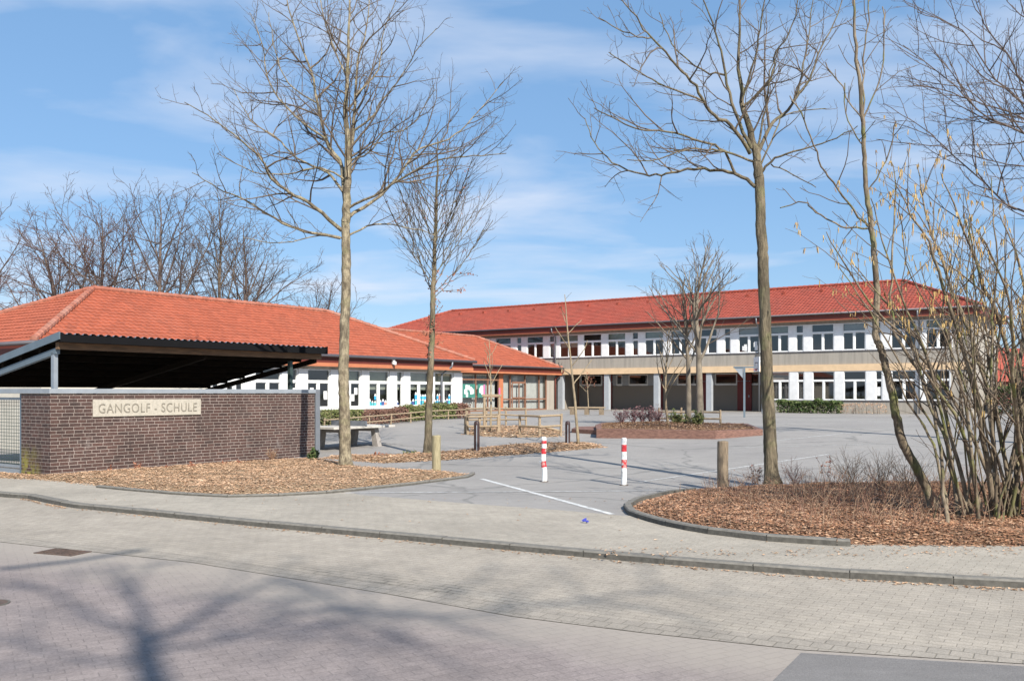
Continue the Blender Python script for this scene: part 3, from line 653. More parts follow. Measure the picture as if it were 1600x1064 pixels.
# ---- left wing (one storey)
TLW, SLW = -29., 36.4
lw = thing('school_wing', 'low school wing with orange tiled hip roof behind the brick wall', 'building', W(TLW, SLW), ANG)
fl_ = lambda a, d, z: (d, a, z)
def Yl(u): return sl(u, TLW)-SLW
yn = 14.9-SLW
z0, z1 = 1.19, 2.9
wall = MB()
wall.box(-.3, 0, yn, 0, -.3, z0).box(-.3, 0, yn, 0, z1, 3.25)
wall.box(-.3, 0, yn, Yl(325), z0, z1)
wall.box(-12.6, -.3, yn, yn+.3, -.3, 3.25).box(-12.6, -.3, -.3, 0, -.3, 3.25).box(-12.6, -12.3, yn+.3, -.3, -.3, 3.25)
wall.build('wall', 'cream_wall', lw)
MB().box(-12.3, -.3, yn+.3, -.3, -.2, .2).box(-12.3, -.3, yn+.3, -.3, 3.1, 3.2).build('floor_slab', 'interior_floor', lw)
MB().box(-5.1, -5, yn+.3, -.3, .2, 3.1).build('interior_partition', 'interior_wall', lw)
pen = {'papers': 'pencils'}; gb = ('blind_green', .52)
ws = [(330, 343, {'split': False}), (352, 380, {}), (397, 438.5, {'papers': 1}), (452.5, 464.5, {'split': False, 'papers': 1}), (479, 515, {'papers': 2}), (528.7, 563, {'papers': 2, 'blind': ('blind_green', .34)}), (575, 607, {**pen, 'blind': gb}), (618.3, 628.3, {**pen, 'split': False, 'blind': gb}), (639, 669.5, {**pen, 'blind': gb}), (677.5, 707, {**pen, 'blind': gb})]
strip(lw, fl_, Yl(325), 0., z0+.03, z1-.005, [(Yl(p), Yl(q), d) for p, q, d in ws], proud=.09)
MB().box(0, .07, Yl(325), 0, z0-.04, z0+.02).build('window_sill', 'white_paint', lw)
ez, rzz = 3.5, 5.95
E = [(.5, yn-.5, ez), (.5, .5, ez), (-13.1, .5, ez), (-13.1, yn-.5, ez)]; RN, RFv = (-5., yn-.5+5.1, rzz), (-5., .5-5.1, rzz)
tile_face('roof', lw, E[0], E[1], RN, RFv, 'roof_tile'); tile_face('roof', lw, E[3], E[0], RN, RN, 'roof_tile'); tile_face('roof', lw, E[1], E[2], RFv, RFv, 'roof_tile'); MB().quad([E[2], E[3], RN, RFv]).build('roof', 'roof_tile', lw)
ridge(lw, [(up_(RN), up_(RFv)), (up_(E[0]), up_(RN)), (up_(E[1]), up_(RFv)), (up_(E[2]), up_(RFv)), (up_(E[3]), up_(RN))])
half_gutter(lw, [(-13., yn-.58, ez-.04), (.58, yn-.58, ez-.04), (.58, .55, ez-.04)])
MB().box(.40, .44, yn-.4, .42, ez-.40, ez-.02).box(-13, .40, yn-.44, yn-.4, ez-.40, ez-.02).box(-13, .40, .38, .42, ez-.40, ez-.02).build('fascia', 'fascia_red', lw)
MB().box(.441, .47, yn-.4, .44, ez-.50, ez-.345).box(-13, .44, .421, .45, ez-.50, ez-.345).build('fascia_board', 'orange_board', lw)
MB().box(-13, .40, yn-.4, .38, ez-.36, ez-.32).build('soffit', 'soffit', lw)
x = Yl(687); MB().tube([(.58, x+.3, ez-.06), (.55, x+.3, ez-.3), (.14, x, ez-.7), (.14, x, -.1)], .05, 8).build('downpipe', 'pipe_metal', lw, smooth=True)
yy = Yl(602); MB().box(.47, .56, yy-.06, yy+.06, ez-.3, ez-.1).tube([(.58, yy, ez-.32), (.6, yy, ez-.18)], [.09, .07], 10).build('wall_lamp', 'paper_white', lw)
# ---- middle wing (glazed hall)
TMW, SMW = -36.7, 57.4
mw = thing('school_hall', 'glazed low school hall with red hip roof joining the long building', 'building', W(TMW, SMW, .0), ANG)
def Ym(u): return sl(u, TMW)-SMW
ya = -22.; zb = .61; zc = 3.2
MB().box(-8.6, 0, -.3, 0, -.2, zc+.2).box(-8.6, -8.3, ya, -.3, -.2, zc+.2).box(-8.3, 0, ya, ya+.3, -.2, zc+.2).box(-.3, 0, Ym(853), -.3, -.2, zc+.2).build('wall', 'concrete_panel', mw)
MB().box(-.35, .35, ya, .3, -.1, zb+.02).build('platform', 'pebble_concrete', mw)
MB().box(-8.3, 0, ya+.3, -.3, zc+.02, zc+.15).build('floor_slab', 'interior_floor', mw)
yr0, yr1 = Ym(779), Ym(785)
MB().box(-.1, .06, yr0, yr1, zb+.02, zc).build('brick_pier', 'orange_board', mw)
def glazed(a0, a1, cols, rails):
    b = MB(fl_)
    for a in [a0]+cols+[a1]: b.box(a-.05, a+.05, -.05, .04, zb+.02, zc)
    for z in rails: b.box(a0, a1, -.04, .03, z-.05, z+.05)
    f = b.build('window', 'wood_frame_brown', mw)
    MB(fl_).quad([(a0, -.01, zb+.05), (a1, -.01, zb+.05), (a1, -.01, zc), (a0, -.01, zc)]).build('pane', 'hall_glass', f)
    return f
gL = glazed(Ym(640), yr0, [Ym(q) for q in (670, 700, 717, 743, 762)], [zb+.06, 1.62, 2.75, zc-.05])
gR = glazed(yr1, Ym(853), [Ym(q) for q in (797, 820, 842)], [zb+.06, 1.42, zc-.05])
cw = MB(); k = 260
for i in range(k+1):
    y = yr1+.1+(Ym(853)-.2-yr1)*i/k; x = -.25+.05*math.sin(i*.8); cw.v += [(x, y, zb+.1), (x, y, zc-.05)]
for i in range(k): cw.f.append((2*i, 2*i+2, 2*i+3, 2*i+1)); cw.mi.append(0)
cw.build('curtain', 'curtain', gR)
cw = MB()
for i in range(k+1):
    y = Ym(640)+.1+(yr0-.2-Ym(640))*i/k; x = -.3+.05*math.sin(i*.8); cw.v += [(x, y, zb+.1), (x, y, zc-.05)]
for i in range(k): cw.f.append((2*i, 2*i+2, 2*i+3, 2*i+1)); cw.mi.append(0)
cw.build('curtain', 'curtain', gL)
da, db = Ym(799), Ym(820)
b = MB(fl_).box(da, db, .045, .09, 2.52, 2.66).box(da, db, .045, .09, 1.46, 1.56).box(da, db, .045, .09, zb+.03, .75)
for q in (da, (da+db)/2, db): b.box(q-.05, q+.05, .046, .088, .75, 1.46).box(q-.05, q+.05, .046, .088, 1.56, 2.52)
b.build('door', 'wood_frame_brown', mw)
for p, q in ((721, 740), (745, 757)):
    d = MB(fl_).box(Ym(p), Ym(q), .05, .12, 1.55, 2.45).build('notice_case', 'poster_green', mw); rr = R(p)
    b = MB(fl_)
    for i in range(9): yy = Ym(p)+.1+rr.random()*(Ym(q)-Ym(p)-.4); zz = 1.6+rr.random()*.5; b.box(yy, yy+.22, .121+i*.001, .1225+i*.001, zz, zz+.3)
    b.build('paper_notice', 'paper_white', d)
ez, rzz = 3.72, 6.0
E = [(.5, ya, ez), (.5, .25, ez), (-9.1, .25, ez), (-9.1, ya, ez)]; RN, RFv = (-4.3, ya, rzz), (-4.3, -4.2, rzz)
tile_face('roof', mw, E[0], E[1], RN, RFv, 'roof_tile'); tile_face('roof', mw, E[1], E[2], RFv, RFv, 'roof_tile', sub=2); MB().quad([E[2], E[3], RN, RFv]).quad([E[3], E[0], RN]).build('roof', 'roof_tile', mw)
ridge(mw, [(up_(RN), up_(RFv)), (up_(E[1]), up_(RFv)), (up_(E[2]), up_(RFv))], r=.1)
half_gutter(mw, [(.58, ya, ez-.04), (.58, .33, ez-.04)])
MB().box(.40, .44, ya, .2, ez-.46, ez-.02).box(-9, .40, .16, .2, ez-.46, ez-.02).build('fascia', 'fascia_red', mw)
MB().box(.441, .47, ya, .22, ez-.53, ez-.41).build('fascia_board', 'orange_board', mw)
MB().box(-9, .40, ya, .16, ez-.40, ez-.37).build('soffit', 'soffit', mw)
MB().tube([(.58, .3, ez-.06), (.5, .35, ez-.35), (.12, -.12, ez-.8), (.12, -.12, .3)], .06, 8).build('downpipe', 'fascia_red', mw, smooth=True)
# ---- far house on the right
hs = thing('brick_house', 'distant red brick house with red roof beyond the right end', 'house', at(1590, 613, 92), .25); hs.location.z = .4
MB().box(-5, 7, 0, 8, -.5, 2.6).build('wall', 'house_brick', hs); MB().prism([(-5.5, -.4, 2.6), (-5.5, 8.4, 2.6), (-5.5, 4, 6.2)], (13, 0, 0)).build('roof', 'roof_tile_old', hs)
q = MB().box(-1., 0., -.06, .0, 1.0, 2.2).build('window', 'white_paint', hs); MB().box(-.92, -.08, -.07, -.061, 1.08, 2.12).build('pane', 'black_trim', q)
MB().box(1.9, 2.2, .8, 1.1, 3.2, 5.2).build('chimney', 'galvanised', hs)
# ------------------------------------------------------------------ trees
def rotdir(d, ang, az):
    X = d.orthogonal().normalized(); Y = d.cross(X); p = X*math.cos(az)+Y*math.sin(az); return (d*math.cos(ang)+p*math.sin(ang)).normalized()
def polyl(p, d, L, n, jit, trop, rr):
    pts = [p]; d = d.copy()
    for i in range(n):
        d = (d+Vector((rr.gauss(0, jit), rr.gauss(0, jit), rr.gauss(0, jit)))+Vector((0, 0, trop))).normalized(); pts.append(pts[-1]+d*(L/n))
    return pts
def spawn(mb, pts, rads, lvl, P, rr, f0=.2):
    """side shoots along a branch; P = list of dicts per level"""
    if lvl >= len(P): return
    q = P[lvl]; seg = [(pts[i+1]-pts[i]).length for i in range(len(pts)-1)]; L = sum(seg)
    n = max(q.get('min', 1), int(L*q['dens']+rr.random())); az = rr.uniform(0, 6.28)
    for i in range(n):
        f = f0+(1-f0)*(i+rr.random())/n; a = f*L; k = 0
        while k < len(seg)-1 and a > seg[k]: a -= seg[k]; k += 1
        t = min(1, a/max(seg[k], 1e-6)); p = pts[k].lerp(pts[k+1], t); r = rads[k]+(rads[k+1]-rads[k])*t
        d = (pts[k+1]-pts[k]).normalized(); az += 2.4+rr.gauss(0, .5); ang = math.radians(rr.uniform(*q['ang']))
        dd = rotdir(d, ang, az)
        if dd.z < -.1 and rr.random() < .7: dd.z = abs(dd.z)*.4; dd.normalize()
        cl = min(q['max'], max(q['lmin'], L*q['ratio']*(1.15-.7*f)*rr.uniform(.55, 1.25)))
        r0 = max(q['rmin'], min(r*.68, cl*q.get('rk', .016))); ns = q.get('seg', 4)
        cp = polyl(p, dd, cl, ns, q['jit'], q['trop'], rr); rm = q['rmin']*.7
        cr = [r0+(rm-r0)*(j/ns) for j in range(ns+1)]
        mb.tube(cp, cr, q.get('sides', 3), cap=False); spawn(mb, cp, cr, lvl+1, P, rr, .15)
def smooth_pl(pts, sub=4, jit=0., rr=None):
    out = []; n = len(pts)
    for i in range(n-1):
        p0, p1, p2, p3 = pts[max(0, i-1)], pts[i], pts[i+1], pts[min(n-1, i+2)]
        for k in range(sub):
            t = k/sub; q = .5*((2*p1)+(p2-p0)*t+(2*p0-5*p1+4*p2-p3)*t*t+(3*p1-p0-3*p2+p3)*t**3)
            if jit and (i or k): q = q+Vector((rr.gauss(0, jit), rr.gauss(0, jit), rr.gauss(0, jit)))
            out.append(q)
    out.append(pts[-1]); return out
def guided_tree(name, label, cat, base_uv, trunk, limbs, r0, r1, mats, P, seed, group=None, depth=.55, ground=None):
    rr = R(seed); base = gp(*base_uv); Y0 = base.y; z = ground if ground is not None else base.z
    root = thing(name, label, cat, (base.x, base.y, z), 0, group); o = root.location.copy()
    loc = lambda u, v, dy=0.: at(u, v, Y0+dy)-o
    tp = [Vector((0, 0, -.08))]+[loc(u, v) for u, v in trunk]; tp = smooth_pl(tp, 12, .005, rr); n = len(tp)
    tr = [r0+(r1-r0)*(i/(n-1)) for i in range(n)]
    for i in range(n):
        h = tp[i].z
        if h < .5: tr[i] *= 1+.45*max(0, (.5-h)/.5)**2
    tb = MB(); tb.tube(tp, tr, 16); cb = MB()
    for vi in range(n*16):
        c0 = tp[vi//16]; p = Vector(tb.v[vi]); d = p-c0; a = math.atan2(d.y, d.x)
        k = 1+.09*noise.noise((p.x*7+seed, p.y*7, p.z*1.6))+.05*noise.noise((p.x*22, p.y*22+seed, p.z*3.5))+max(0, (.45-c0.z)/.45)**2*(.18*math.cos(5*a+seed)+.12*math.cos(3*a))+.16*max(0, noise.noise((p.x*5, p.y*5+seed*3, p.z*4))-.35)
        tb.v[vi] = tuple(c0+d*k)
    lead = max(range(len(limbs)), key=lambda q: limbs[q][1])
    for li, lm in enumerate(limbs):
        px, ra = lm[0], lm[1]; u0 = px[0][0]; sgn = lm[2] if len(lm) > 2 else rr.choice((-1, 1))*rr.uniform(.3, 1.); pts = []
        dist = 0.
        for i, (u, v) in enumerate(px):
            if i: dist += math.hypot(u-px[i-1][0], v-px[i-1][1])*Y0/F
            pts.append(loc(u, v, sgn*depth*dist))
        pl = smooth_pl(pts, 4, .012, rr); n = len(pl); rm = .012
        rd = [ra+(rm-ra)*(i/(n-1))**(.95 if li == lead else .8) for i in range(n)]
        tb.tube(pl, rd if li == lead else [q*.72 for q in rd], 10 if li == lead else 7, cap=False); spawn(cb, pl, rd, 0, P, rr, .12)
    tb.build('trunk', mats[0], root, smooth=True); cb.build('crown', mats[1], root, smooth=True)
    return root
PA = [dict(dens=2.9, ang=(30, 65), ratio=.42, lmin=.5, max=2.6, rmin=.0065, jit=.14, trop=.05, seg=6, sides=4, rk=.013),
      dict(dens=3.6, ang=(30, 65), ratio=.45, lmin=.25, max=1.1, rmin=.0042, jit=.18, trop=.05, seg=4),
      dict(dens=4.2, ang=(30, 70), ratio=.45, lmin=.12, max=.5, rmin=.0032, jit=.2, trop=.06, seg=3)]
limbsA = [([(532, 372), (475, 361), (430, 342), (381, 312), (340, 293), (300, 270)], .06), ([(534, 360), (490, 323), (453, 301), (423, 278), (408, 248), (374, 218), (336, 188), (288, 160)], .075),
 ([(536, 300), (513, 271), (464, 248), (430, 214), (393, 190), (365, 140)], .055), ([(539, 330), (534, 263), (509, 218), (496, 162), (487, 113), (464, 56), (449, 0), (440, -60)], .085, .3),
 ([(540, 347), (542, 300), (543, 225), (541, 150), (545, 56), (547, -70)], .115, -.05), ([(541, 330), (551, 210), (556, 150), (560, 86), (573, 45), (580, -60)], .08, .4),
 ([(553, 205), (585, 180), (592, 162), (622, 128), (648, 83), (682, 45)], .04), ([(545, 340), (596, 305), (626, 271), (656, 233), (701, 218), (739, 184), (787, 128)], .065),
 ([(545, 325), (600, 297), (648, 267), (694, 248), (739, 244), (791, 240)], .05), ([(545, 368), (588, 350), (645, 357), (690, 372)], .04), ([(537, 280), (500, 262), (450, 272), (395, 268), (340, 240)], .04),
 ([(509, 218), (460, 180), (420, 130), (410, 70), (390, 20)], .045), ([(496, 162), (450, 130), (430, 80), (420, 20)], .03), ([(545, 250), (575, 240), (600, 210), (640, 200), (680, 140)], .035), ([(541, 120), (515, 60), (500, 0), (495, -40)], .035),
 ([(556, 150), (590, 110), (600, 50), (625, -10)], .035), ([(534, 372), (500, 368), (440, 380), (380, 372)], .03)]
guided_tree('bare_tree', 'big bare tree with pale mottled trunk beside the brick wall', 'tree', (540, 731), [(538, 640), (537, 560), (541, 440), (540, 345)], limbsA, .15, .105, ('bark_pale', 'twig_brown'), PA, 21)
limbsB = [([(1180, 292), (1148, 271), (1109, 265), (1075, 265), (1041, 272), (1007, 273), (956, 254), (930, 225), (914, 185)], .055), ([(1178, 253), (1131, 237), (1097, 234), (1058, 237), (1027, 251), (980, 250)], .035),
 ([(1148, 270), (1131, 237), (1097, 220), (1041, 206), (999, 203), (956, 183), (928, 169)], .04), ([(1172, 240), (1142, 197), (1109, 175), (1086, 135), (1058, 104), (1018, 59), (993, 28), (965, -10)], .06), ([(1097, 158), (1041, 135), (999, 113), (951, 82)], .03),
 ([(1174, 232), (1148, 175), (1134, 118), (1123, 70), (1109, 22), (1083, -30)], .055), ([(1186, 277), (1182, 245), (1171, 203), (1159, 158), (1155, 85), (1157, -40)], .10, .05), ([(1161, 166), (1204, 124), (1213, 82), (1238, 42), (1252, -20)], .04),
 ([(1184, 230), (1196, 169), (1204, 113), (1220, 70)], .035), ([(1184, 240), (1207, 194), (1238, 163), (1252, 121), (1261, 70), (1275, -20)], .06), ([(1238, 160), (1264, 124), (1278, 85), (1303, 37), (1323, -20)], .04),
 ([(1188, 260), (1210, 209), (1227, 180), (1290, 170)], .03), ([(1190, 270), (1210, 248), (1252, 234), (1295, 220), (1340, 197)], .04), ([(1205, 257), (1238, 271), (1275, 293)], .02), ([(1018, 59), (985, 55), (935, 28)], .022), ([(1134, 118), (1095, 110), (1050, 70), (1030, 20)], .03), ([(1159, 158), (1180, 90), (1190, 30), (1200, -30)], .035)]
guided_tree('bare_tree', 'tall slender bare tree growing in the leaf bed by the right kerb', 'tree', (1207, 761), [(1203, 690), (1199, 600), (1194, 450), (1189, 350), (1186, 275)], limbsB, .135, .09, ('bark_olive', 'twig_brown'), PA, 33)
# thin leaning tree within the hazel
PC = [dict(dens=2.0, ang=(25, 55), ratio=.40, lmin=.3, max=1.5, rmin=.007, jit=.12, trop=.1, seg=5, sides=4, rk=.012), dict(dens=2.4, ang=(30, 60), ratio=.45, lmin=.15, max=.6, rmin=.0045, jit=.15, trop=.08, seg=3)]
limbsC = [([(1356, 357), (1313, 353), (1275, 331), (1256, 316), (1219, 325)], .022), ([(1356, 354), (1324, 316), (1294, 278), (1275, 240), (1256, 188), (1234, 150)], .025), ([(1349, 190), (1313, 139), (1290, 98)], .016), ([(1349, 185), (1365, 150), (1380, 94), (1379, 11)], .02),
 ([(1349, 190), (1350, 113), (1356, 34), (1360, -30)], .022), ([(1349, 192), (1339, 94), (1333, 19), (1330, -40)], .032, .05), ([(1355, 300), (1385, 250), (1400, 190)], .016), ([(1350, 230), (1325, 190), (1320, 130)], .014)]
guided_tree('bare_tree', 'thin leaning bare tree at the left edge of the hazel shrub', 'tree', (1462, 806), [(1447, 760), (1410, 690), (1395, 620), (1378, 550), (1368, 520), (1370, 450), (1361, 350), (1352, 278), (1349, 190)], limbsC, .075, .030, ('bark_moss', 'twig_brown'), PC, 44, depth=.35)
# young tree with some dead leaves
limbsD = []
rr = R(9)
for i in range(34):
    v0 = 470-i*4.9; side = -1 if i % 2 else 1; sp = rr.uniform(.5, 1.); ln = (128 if i < 18 else 72)*rr.uniform(.75, 1.15)
    u0 = 676+(470-v0)*.02; a = math.radians(rr.uniform(36, 68)); uu, vv = u0, v0; px = [(u0, v0)]
    for k in range(4):
        uu += side*math.cos(a)*ln/4; vv -= math.sin(a)*ln/4*1.35; a += .06; px.append((uu, vv))
    limbsD.append((px, .018, side*rr.uniform(-1.2, 1.2)))
limbsD.append(([(679, 412), (681, 330), (683, 270), (684, 215)], .06, 0.))
PD = [dict(dens=2.8, ang=(18, 42), ratio=.5, lmin=.3, max=1.1, rmin=.005, jit=.07, trop=.06, seg=4, rk=.01), dict(dens=3.4, ang=(20, 45), ratio=.5, lmin=.2, max=.7, rmin=.0038, jit=.08, trop=.05, seg=3)]
td = guided_tree('young_tree', 'young bare tree with withered brown leaves behind the squat wooden post', 'tree', (668, 711), [(670, 640), (674, 540), (677, 450), (679, 410)], limbsD, .115, .055, ('bark_olive', 'twig_brown'), PD, 12, depth=.8)
def leafcloud(b, c, rad, n, size, rr, flat=1.):
    for i in range(n):
        while 1:
            d = Vector((rr.uniform(-1, 1), rr.uniform(-1, 1), rr.uniform(-1, 1)))
            if d.length < 1: break
        p = Vector(c)+Vector((d.x*rad[0], d.y*rad[1], d.z*rad[2])); a = Vector((rr.gauss(0, 1), rr.gauss(0, 1), rr.gauss(0, 1)*flat)).normalized(); q = a.orthogonal().normalized(); s = size*rr.uniform(.6, 1.3)
        q = (q*math.cos(i)+a.cross(q)*math.sin(i)); b.quad([p-a*s, p+q*s*.5, p+a*s, p-q*s*.5])
b = MB(); rr = R(5); o = td.location
cv = [q_ for c_ in td.children for q_ in c_.data.vertices]; near_ = []
for q in cv:
    p = q.co+o; v = VH-F*(p.z-H)/p.y
    if 425 < v < 478 and (q.co.x**2+q.co.y**2) > .04 and rr.random() < .3: near_.append(q.co.copy())
    elif v < 425 and rr.random() < .004: near_.append(q.co.copy())
epi = MB()
for i in range(26):
    v = rr.gauss(530, 20); p = at(674, v, o.y)-o; d = rotdir(Vector((0, 0, 1)), rr.uniform(.7, 1.5), rr.uniform(0, 6.28)); pl = polyl(p, d, rr.uniform(.25, .5), 4, .2, .05, rr); epi.tube(pl, [.006, .005, .004, .003, .002], 3)
    near_ += [pl[j] for j in (2, 3, 4)]*2
epi.build('side_shoot', 'twig_brown', td)
for p in near_: leafcloud(b, p, (.05, .05, .06), 1, .042, rr)
b.build('withered_leaf', 'dead_leaf', td, kind='stuff')

# generic winter tree
def winter_tree(name, label, loc, h, seed, mats, P, fork=.25, r=.25, lean=0., nl=9, spread=(18, 50), group=None, cat='tree', multi=1, sides=8, lp=.75):
    rr = R(seed); root = thing(name, label, cat, loc, 0, group); tb = MB(); cb = MB()
    for mstem in range(multi):
        d0 = rotdir(Vector((0, 0, 1)), math.radians(0 if multi == 1 else rr.uniform(4, 15)), rr.uniform(0, 6.28)); b0 = Vector((rr.uniform(-.3, .3), rr.uniform(-.3, .3), -.1)) if multi > 1 else Vector((0, 0, -.1))
        hh = h*(rr.uniform(.8, 1.) if multi > 1 else 1.); tp = polyl(b0, d0, hh*.97, 10, .045, .03, rr); tr = [r*(1-(i/10)**.9)+.012 for i in range(11)]; tb.tube(tp, tr, sides)
        for i in range(nl):
            f = fork+(.92-fork)*(i+rr.random()*.8)/nl; k = min(9, int(f*10)); t = f*10-k; p = tp[k].lerp(tp[k+1], t); rad = (tr[k]+(tr[k+1]-tr[k])*t)*.62
            dd = rotdir((tp[k+1]-tp[k]).normalized(), math.radians(rr.uniform(*spread)), 2.4*i+rr.gauss(0, .4)); L = hh*(1-f)*lp*rr.uniform(.75, 1.15)+.06*hh
            pl = polyl(p, dd, L, 7, .09, .05, rr); rd = [rad+(.012-rad)*(j/7)**.8 for j in range(8)]; tb.tube(pl, rd, 5, cap=False); spawn(cb, pl, rd, 0, P, rr, .15)
        spawn(cb, tp[5:], tr[5:], 0, P, rr, .1)
    tb.build('trunk', mats[0], root, smooth=True); cb.build('crown', mats[1], root, smooth=True); return root
PB = [dict(dens=1.8, ang=(22, 58), ratio=.45, lmin=.8, max=3.6, rmin=.015, jit=.12, trop=.03, seg=5, rk=.011), dict(dens=2.3, ang=(25, 58), ratio=.45, lmin=.5, max=1.7, rmin=.0105, jit=.14, trop=.03, seg=4), dict(dens=2.6, ang=(25, 58), ratio=.45, lmin=.3, max=.85, rmin=.008, jit=.14, trop=.03, seg=3)]
def far(u, Y): p = at(u, VH, Y); return (p.x, p.y, .3)
bgr = 'winter trees behind the low school wing'
winter_tree('winter_tree', 'broad bare tree left of the roof hip behind the low wing', far(125, 55), 14.2, 51, ('twig_grey', 'twig_red'), PB, .2, .26, nl=15, multi=2, spread=(22, 68), group=bgr, lp=.85)
winter_tree('winter_tree', 'bare round crowned tree above the ridge right of the roof hip', far(245, 54), 14.0, 58, ('twig_grey', 'twig_grey'), PB, .22, .28, nl=18, spread=(28, 75), group=bgr, lp=.9)
winter_tree('winter_tree', 'tall narrow pale twigged tree in the middle of the row behind the low wing', far(345, 56), 14.6, 63, ('twig_brown', 'twig_brown'), PB, .3, .2, nl=12, spread=(15, 40), group=bgr, lp=.55)
winter_tree('winter_tree', 'bushy dark bare tree just left of the mottled trunk', far(385, 57), 12.6, 66, ('twig_grey', 'twig_grey'), PB, .2, .24, nl=14, multi=1, spread=(25, 60), group=bgr)
winter_tree('winter_tree', 'low dark bare tree crossed by the mottled trunk above the roof end', far(510, 70), 10.6, 71, ('twig_grey', 'twig_grey'), PB, .15, .2, nl=14, spread=(30, 70), group=bgr, lp=.9)
winter_tree('winter_tree', 'bare tree cut off by the left picture edge behind the low wing', far(-35, 50), 13., 77, ('twig_grey', 'twig_red'), PB, .2, .26, nl=14, spread=(30, 65), group=bgr)
# planter trees (two) share the bed
PP = [dict(dens=2.0, ang=(18, 42), ratio=.5, lmin=.4, max=2., rmin=.010, jit=.07, trop=.07, seg=4, rk=.011), dict(dens=2.4, ang=(20, 45), ratio=.5, lmin=.25, max=.9, rmin=.0075, jit=.09, trop=.06, seg=3), dict(dens=2., ang=(20, 45), ratio=.5, lmin=.2, max=.5, rmin=.006, jit=.09, trop=.06, seg=3)]
p1 = gp(1075, 669); p2 = gp(1093, 672)
winter_tree('yard_tree', 'thinner leaning bare tree in the brick planter', (p1.x, p1.y, p1.z+.2), 5.6, 83, ('bark_grey', 'twig_brown'), PP, .40, .12, nl=14, spread=(25, 52), lp=.85)
winter_tree('yard_tree', 'thicker upright bare tree in the brick planter', (p2.x, p2.y, p2.z+.2), 6.9, 88, ('bark_grey', 'twig_brown'), PP, .34, .15, nl=18, spread=(20, 48), lp=.75)
# tree outside the right edge whose limbs reach in
PR = [dict(dens=2.5, ang=(25, 55), ratio=.45, lmin=.5, max=2.4, rmin=.008, jit=.12, trop=.05, seg=5, sides=4, rk=.012), dict(dens=3., ang=(25, 60), ratio=.45, lmin=.3, max=1.1, rmin=.0055, jit=.15, trop=.04, seg=4), dict(dens=4., ang=(25, 60), ratio=.45, lmin=.15, max=.45, rmin=.0045, jit=.15, trop=.04, seg=3)]
limbsR = [([(1690, 380), (1600, 331), (1576, 323), (1538, 286), (1474, 229), (1441, 199), (1380, 162)], .05), ([(1474, 229), (1426, 226), (1369, 218)], .02), ([(1690, 260), (1600, 210), (1538, 180), (1493, 135), (1411, 71)], .045), ([(1690, 230), (1600, 162), (1557, 124), (1501, 49), (1433, 19)], .045),
 ([(1690, 200), (1600, 130), (1575, 86), (1538, 38), (1520, -20)], .045), ([(1690, 180), (1640, 80), (1600, 20), (1590, -30)], .04), ([(1690, 300), (1620, 265), (1560, 255), (1500, 240), (1470, 250)], .03), ([(1690, 250), (1610, 190), (1540, 165), (1470, 140), (1420, 135)], .035), ([(1690, 240), (1600, 200), (1520, 190), (1455, 175)], .03), ([(1700, 150), (1680, 50), (1660, -50)], .06)]
guided_tree('bare_tree', 'bare tree rooted outside the right picture edge reaching in overhead', 'tree', (1720, 700), [(1715, 600), (1705, 450), (1692, 300), (1690, 180)], limbsR, .2, .11, ('twig_grey', 'twig_grey'), PR, 91, depth=.5)
# street tree behind the viewer: only its shadow falls into the picture
sunv = Vector((.46, -.89, 0)).normalized(); EL = math.radians(38)
PS = [dict(dens=2.0, ang=(30, 60), ratio=.5, lmin=.8, max=3., rmin=.02, jit=.1, trop=.04, seg=5, rk=.016), dict(dens=2.6, ang=(30, 60), ratio=.5, lmin=.4, max=1.3, rmin=.012, jit=.12, trop=.04, seg=4)]
def sh_tree():
    rr = R(17); root = thing('street_tree', 'bare street tree whose forked shadow falls across the road in front', 'tree', (6.2, -10.6, -.08)); tb = MB(); cb = MB(); o = root.location
    def lift(u, v, h):     # the point at height h whose shadow falls on this pixel of the road
        p = gr(u, v); q = p+sunv*(h/math.tan(EL)); return Vector((q.x, q.y, h-.07))-o
    tp = smooth_pl([Vector((0, 0, -.05)), lift(240, 1064, 14.)*.5, lift(240, 1064, 14.), lift(238, 1000, 14.8)], 4); tb.tube(tp, [.17-.07*i/(len(tp)-1) for i in range(len(tp))], 8)
    L = [([(238, 1003), (222, 960), (215, 930), (190, 895), (180, 880)], .09), ([(240, 1000), (275, 985), (330, 950), (380, 925), (420, 905), (470, 900)], .08), ([(238, 1010), (200, 985), (150, 960), (90, 930), (30, 905)], .06), ([(242, 1010), (300, 1010), (400, 980), (500, 950), (600, 945)], .05),
         ([(236, 1030), (150, 1030), (60, 1010), (-60, 1000)], .05), ([(420, 905), (480, 915), (560, 960), (640, 1000)], .04), ([(0, 888), (110, 876), (225, 858)], .055), ([(500, 950), (700, 960), (900, 940), (1060, 915)], .04)]
    for i, (px, r) in enumerate(L):
        pts = [lift(u, v, 14.9+j*.55+(i % 3)*.3) for j, (u, v) in enumerate(px)]; pl = smooth_pl(pts, 3, .02, rr); r *= .8; rd = [r+(.02-r)*(j/(len(pl)-1)) for j in range(len(pl))]
        if i == 6: rd = [.06]*len(pl)
        tb.tube(pl, rd, 6); 
        if i != 6: spawn(cb, pl, rd, 0, PS, rr, .2)
    tb.build('trunk', 'bark_grey', root, smooth=True); cb.build('crown', 'twig_brown', root)
sh_tree()
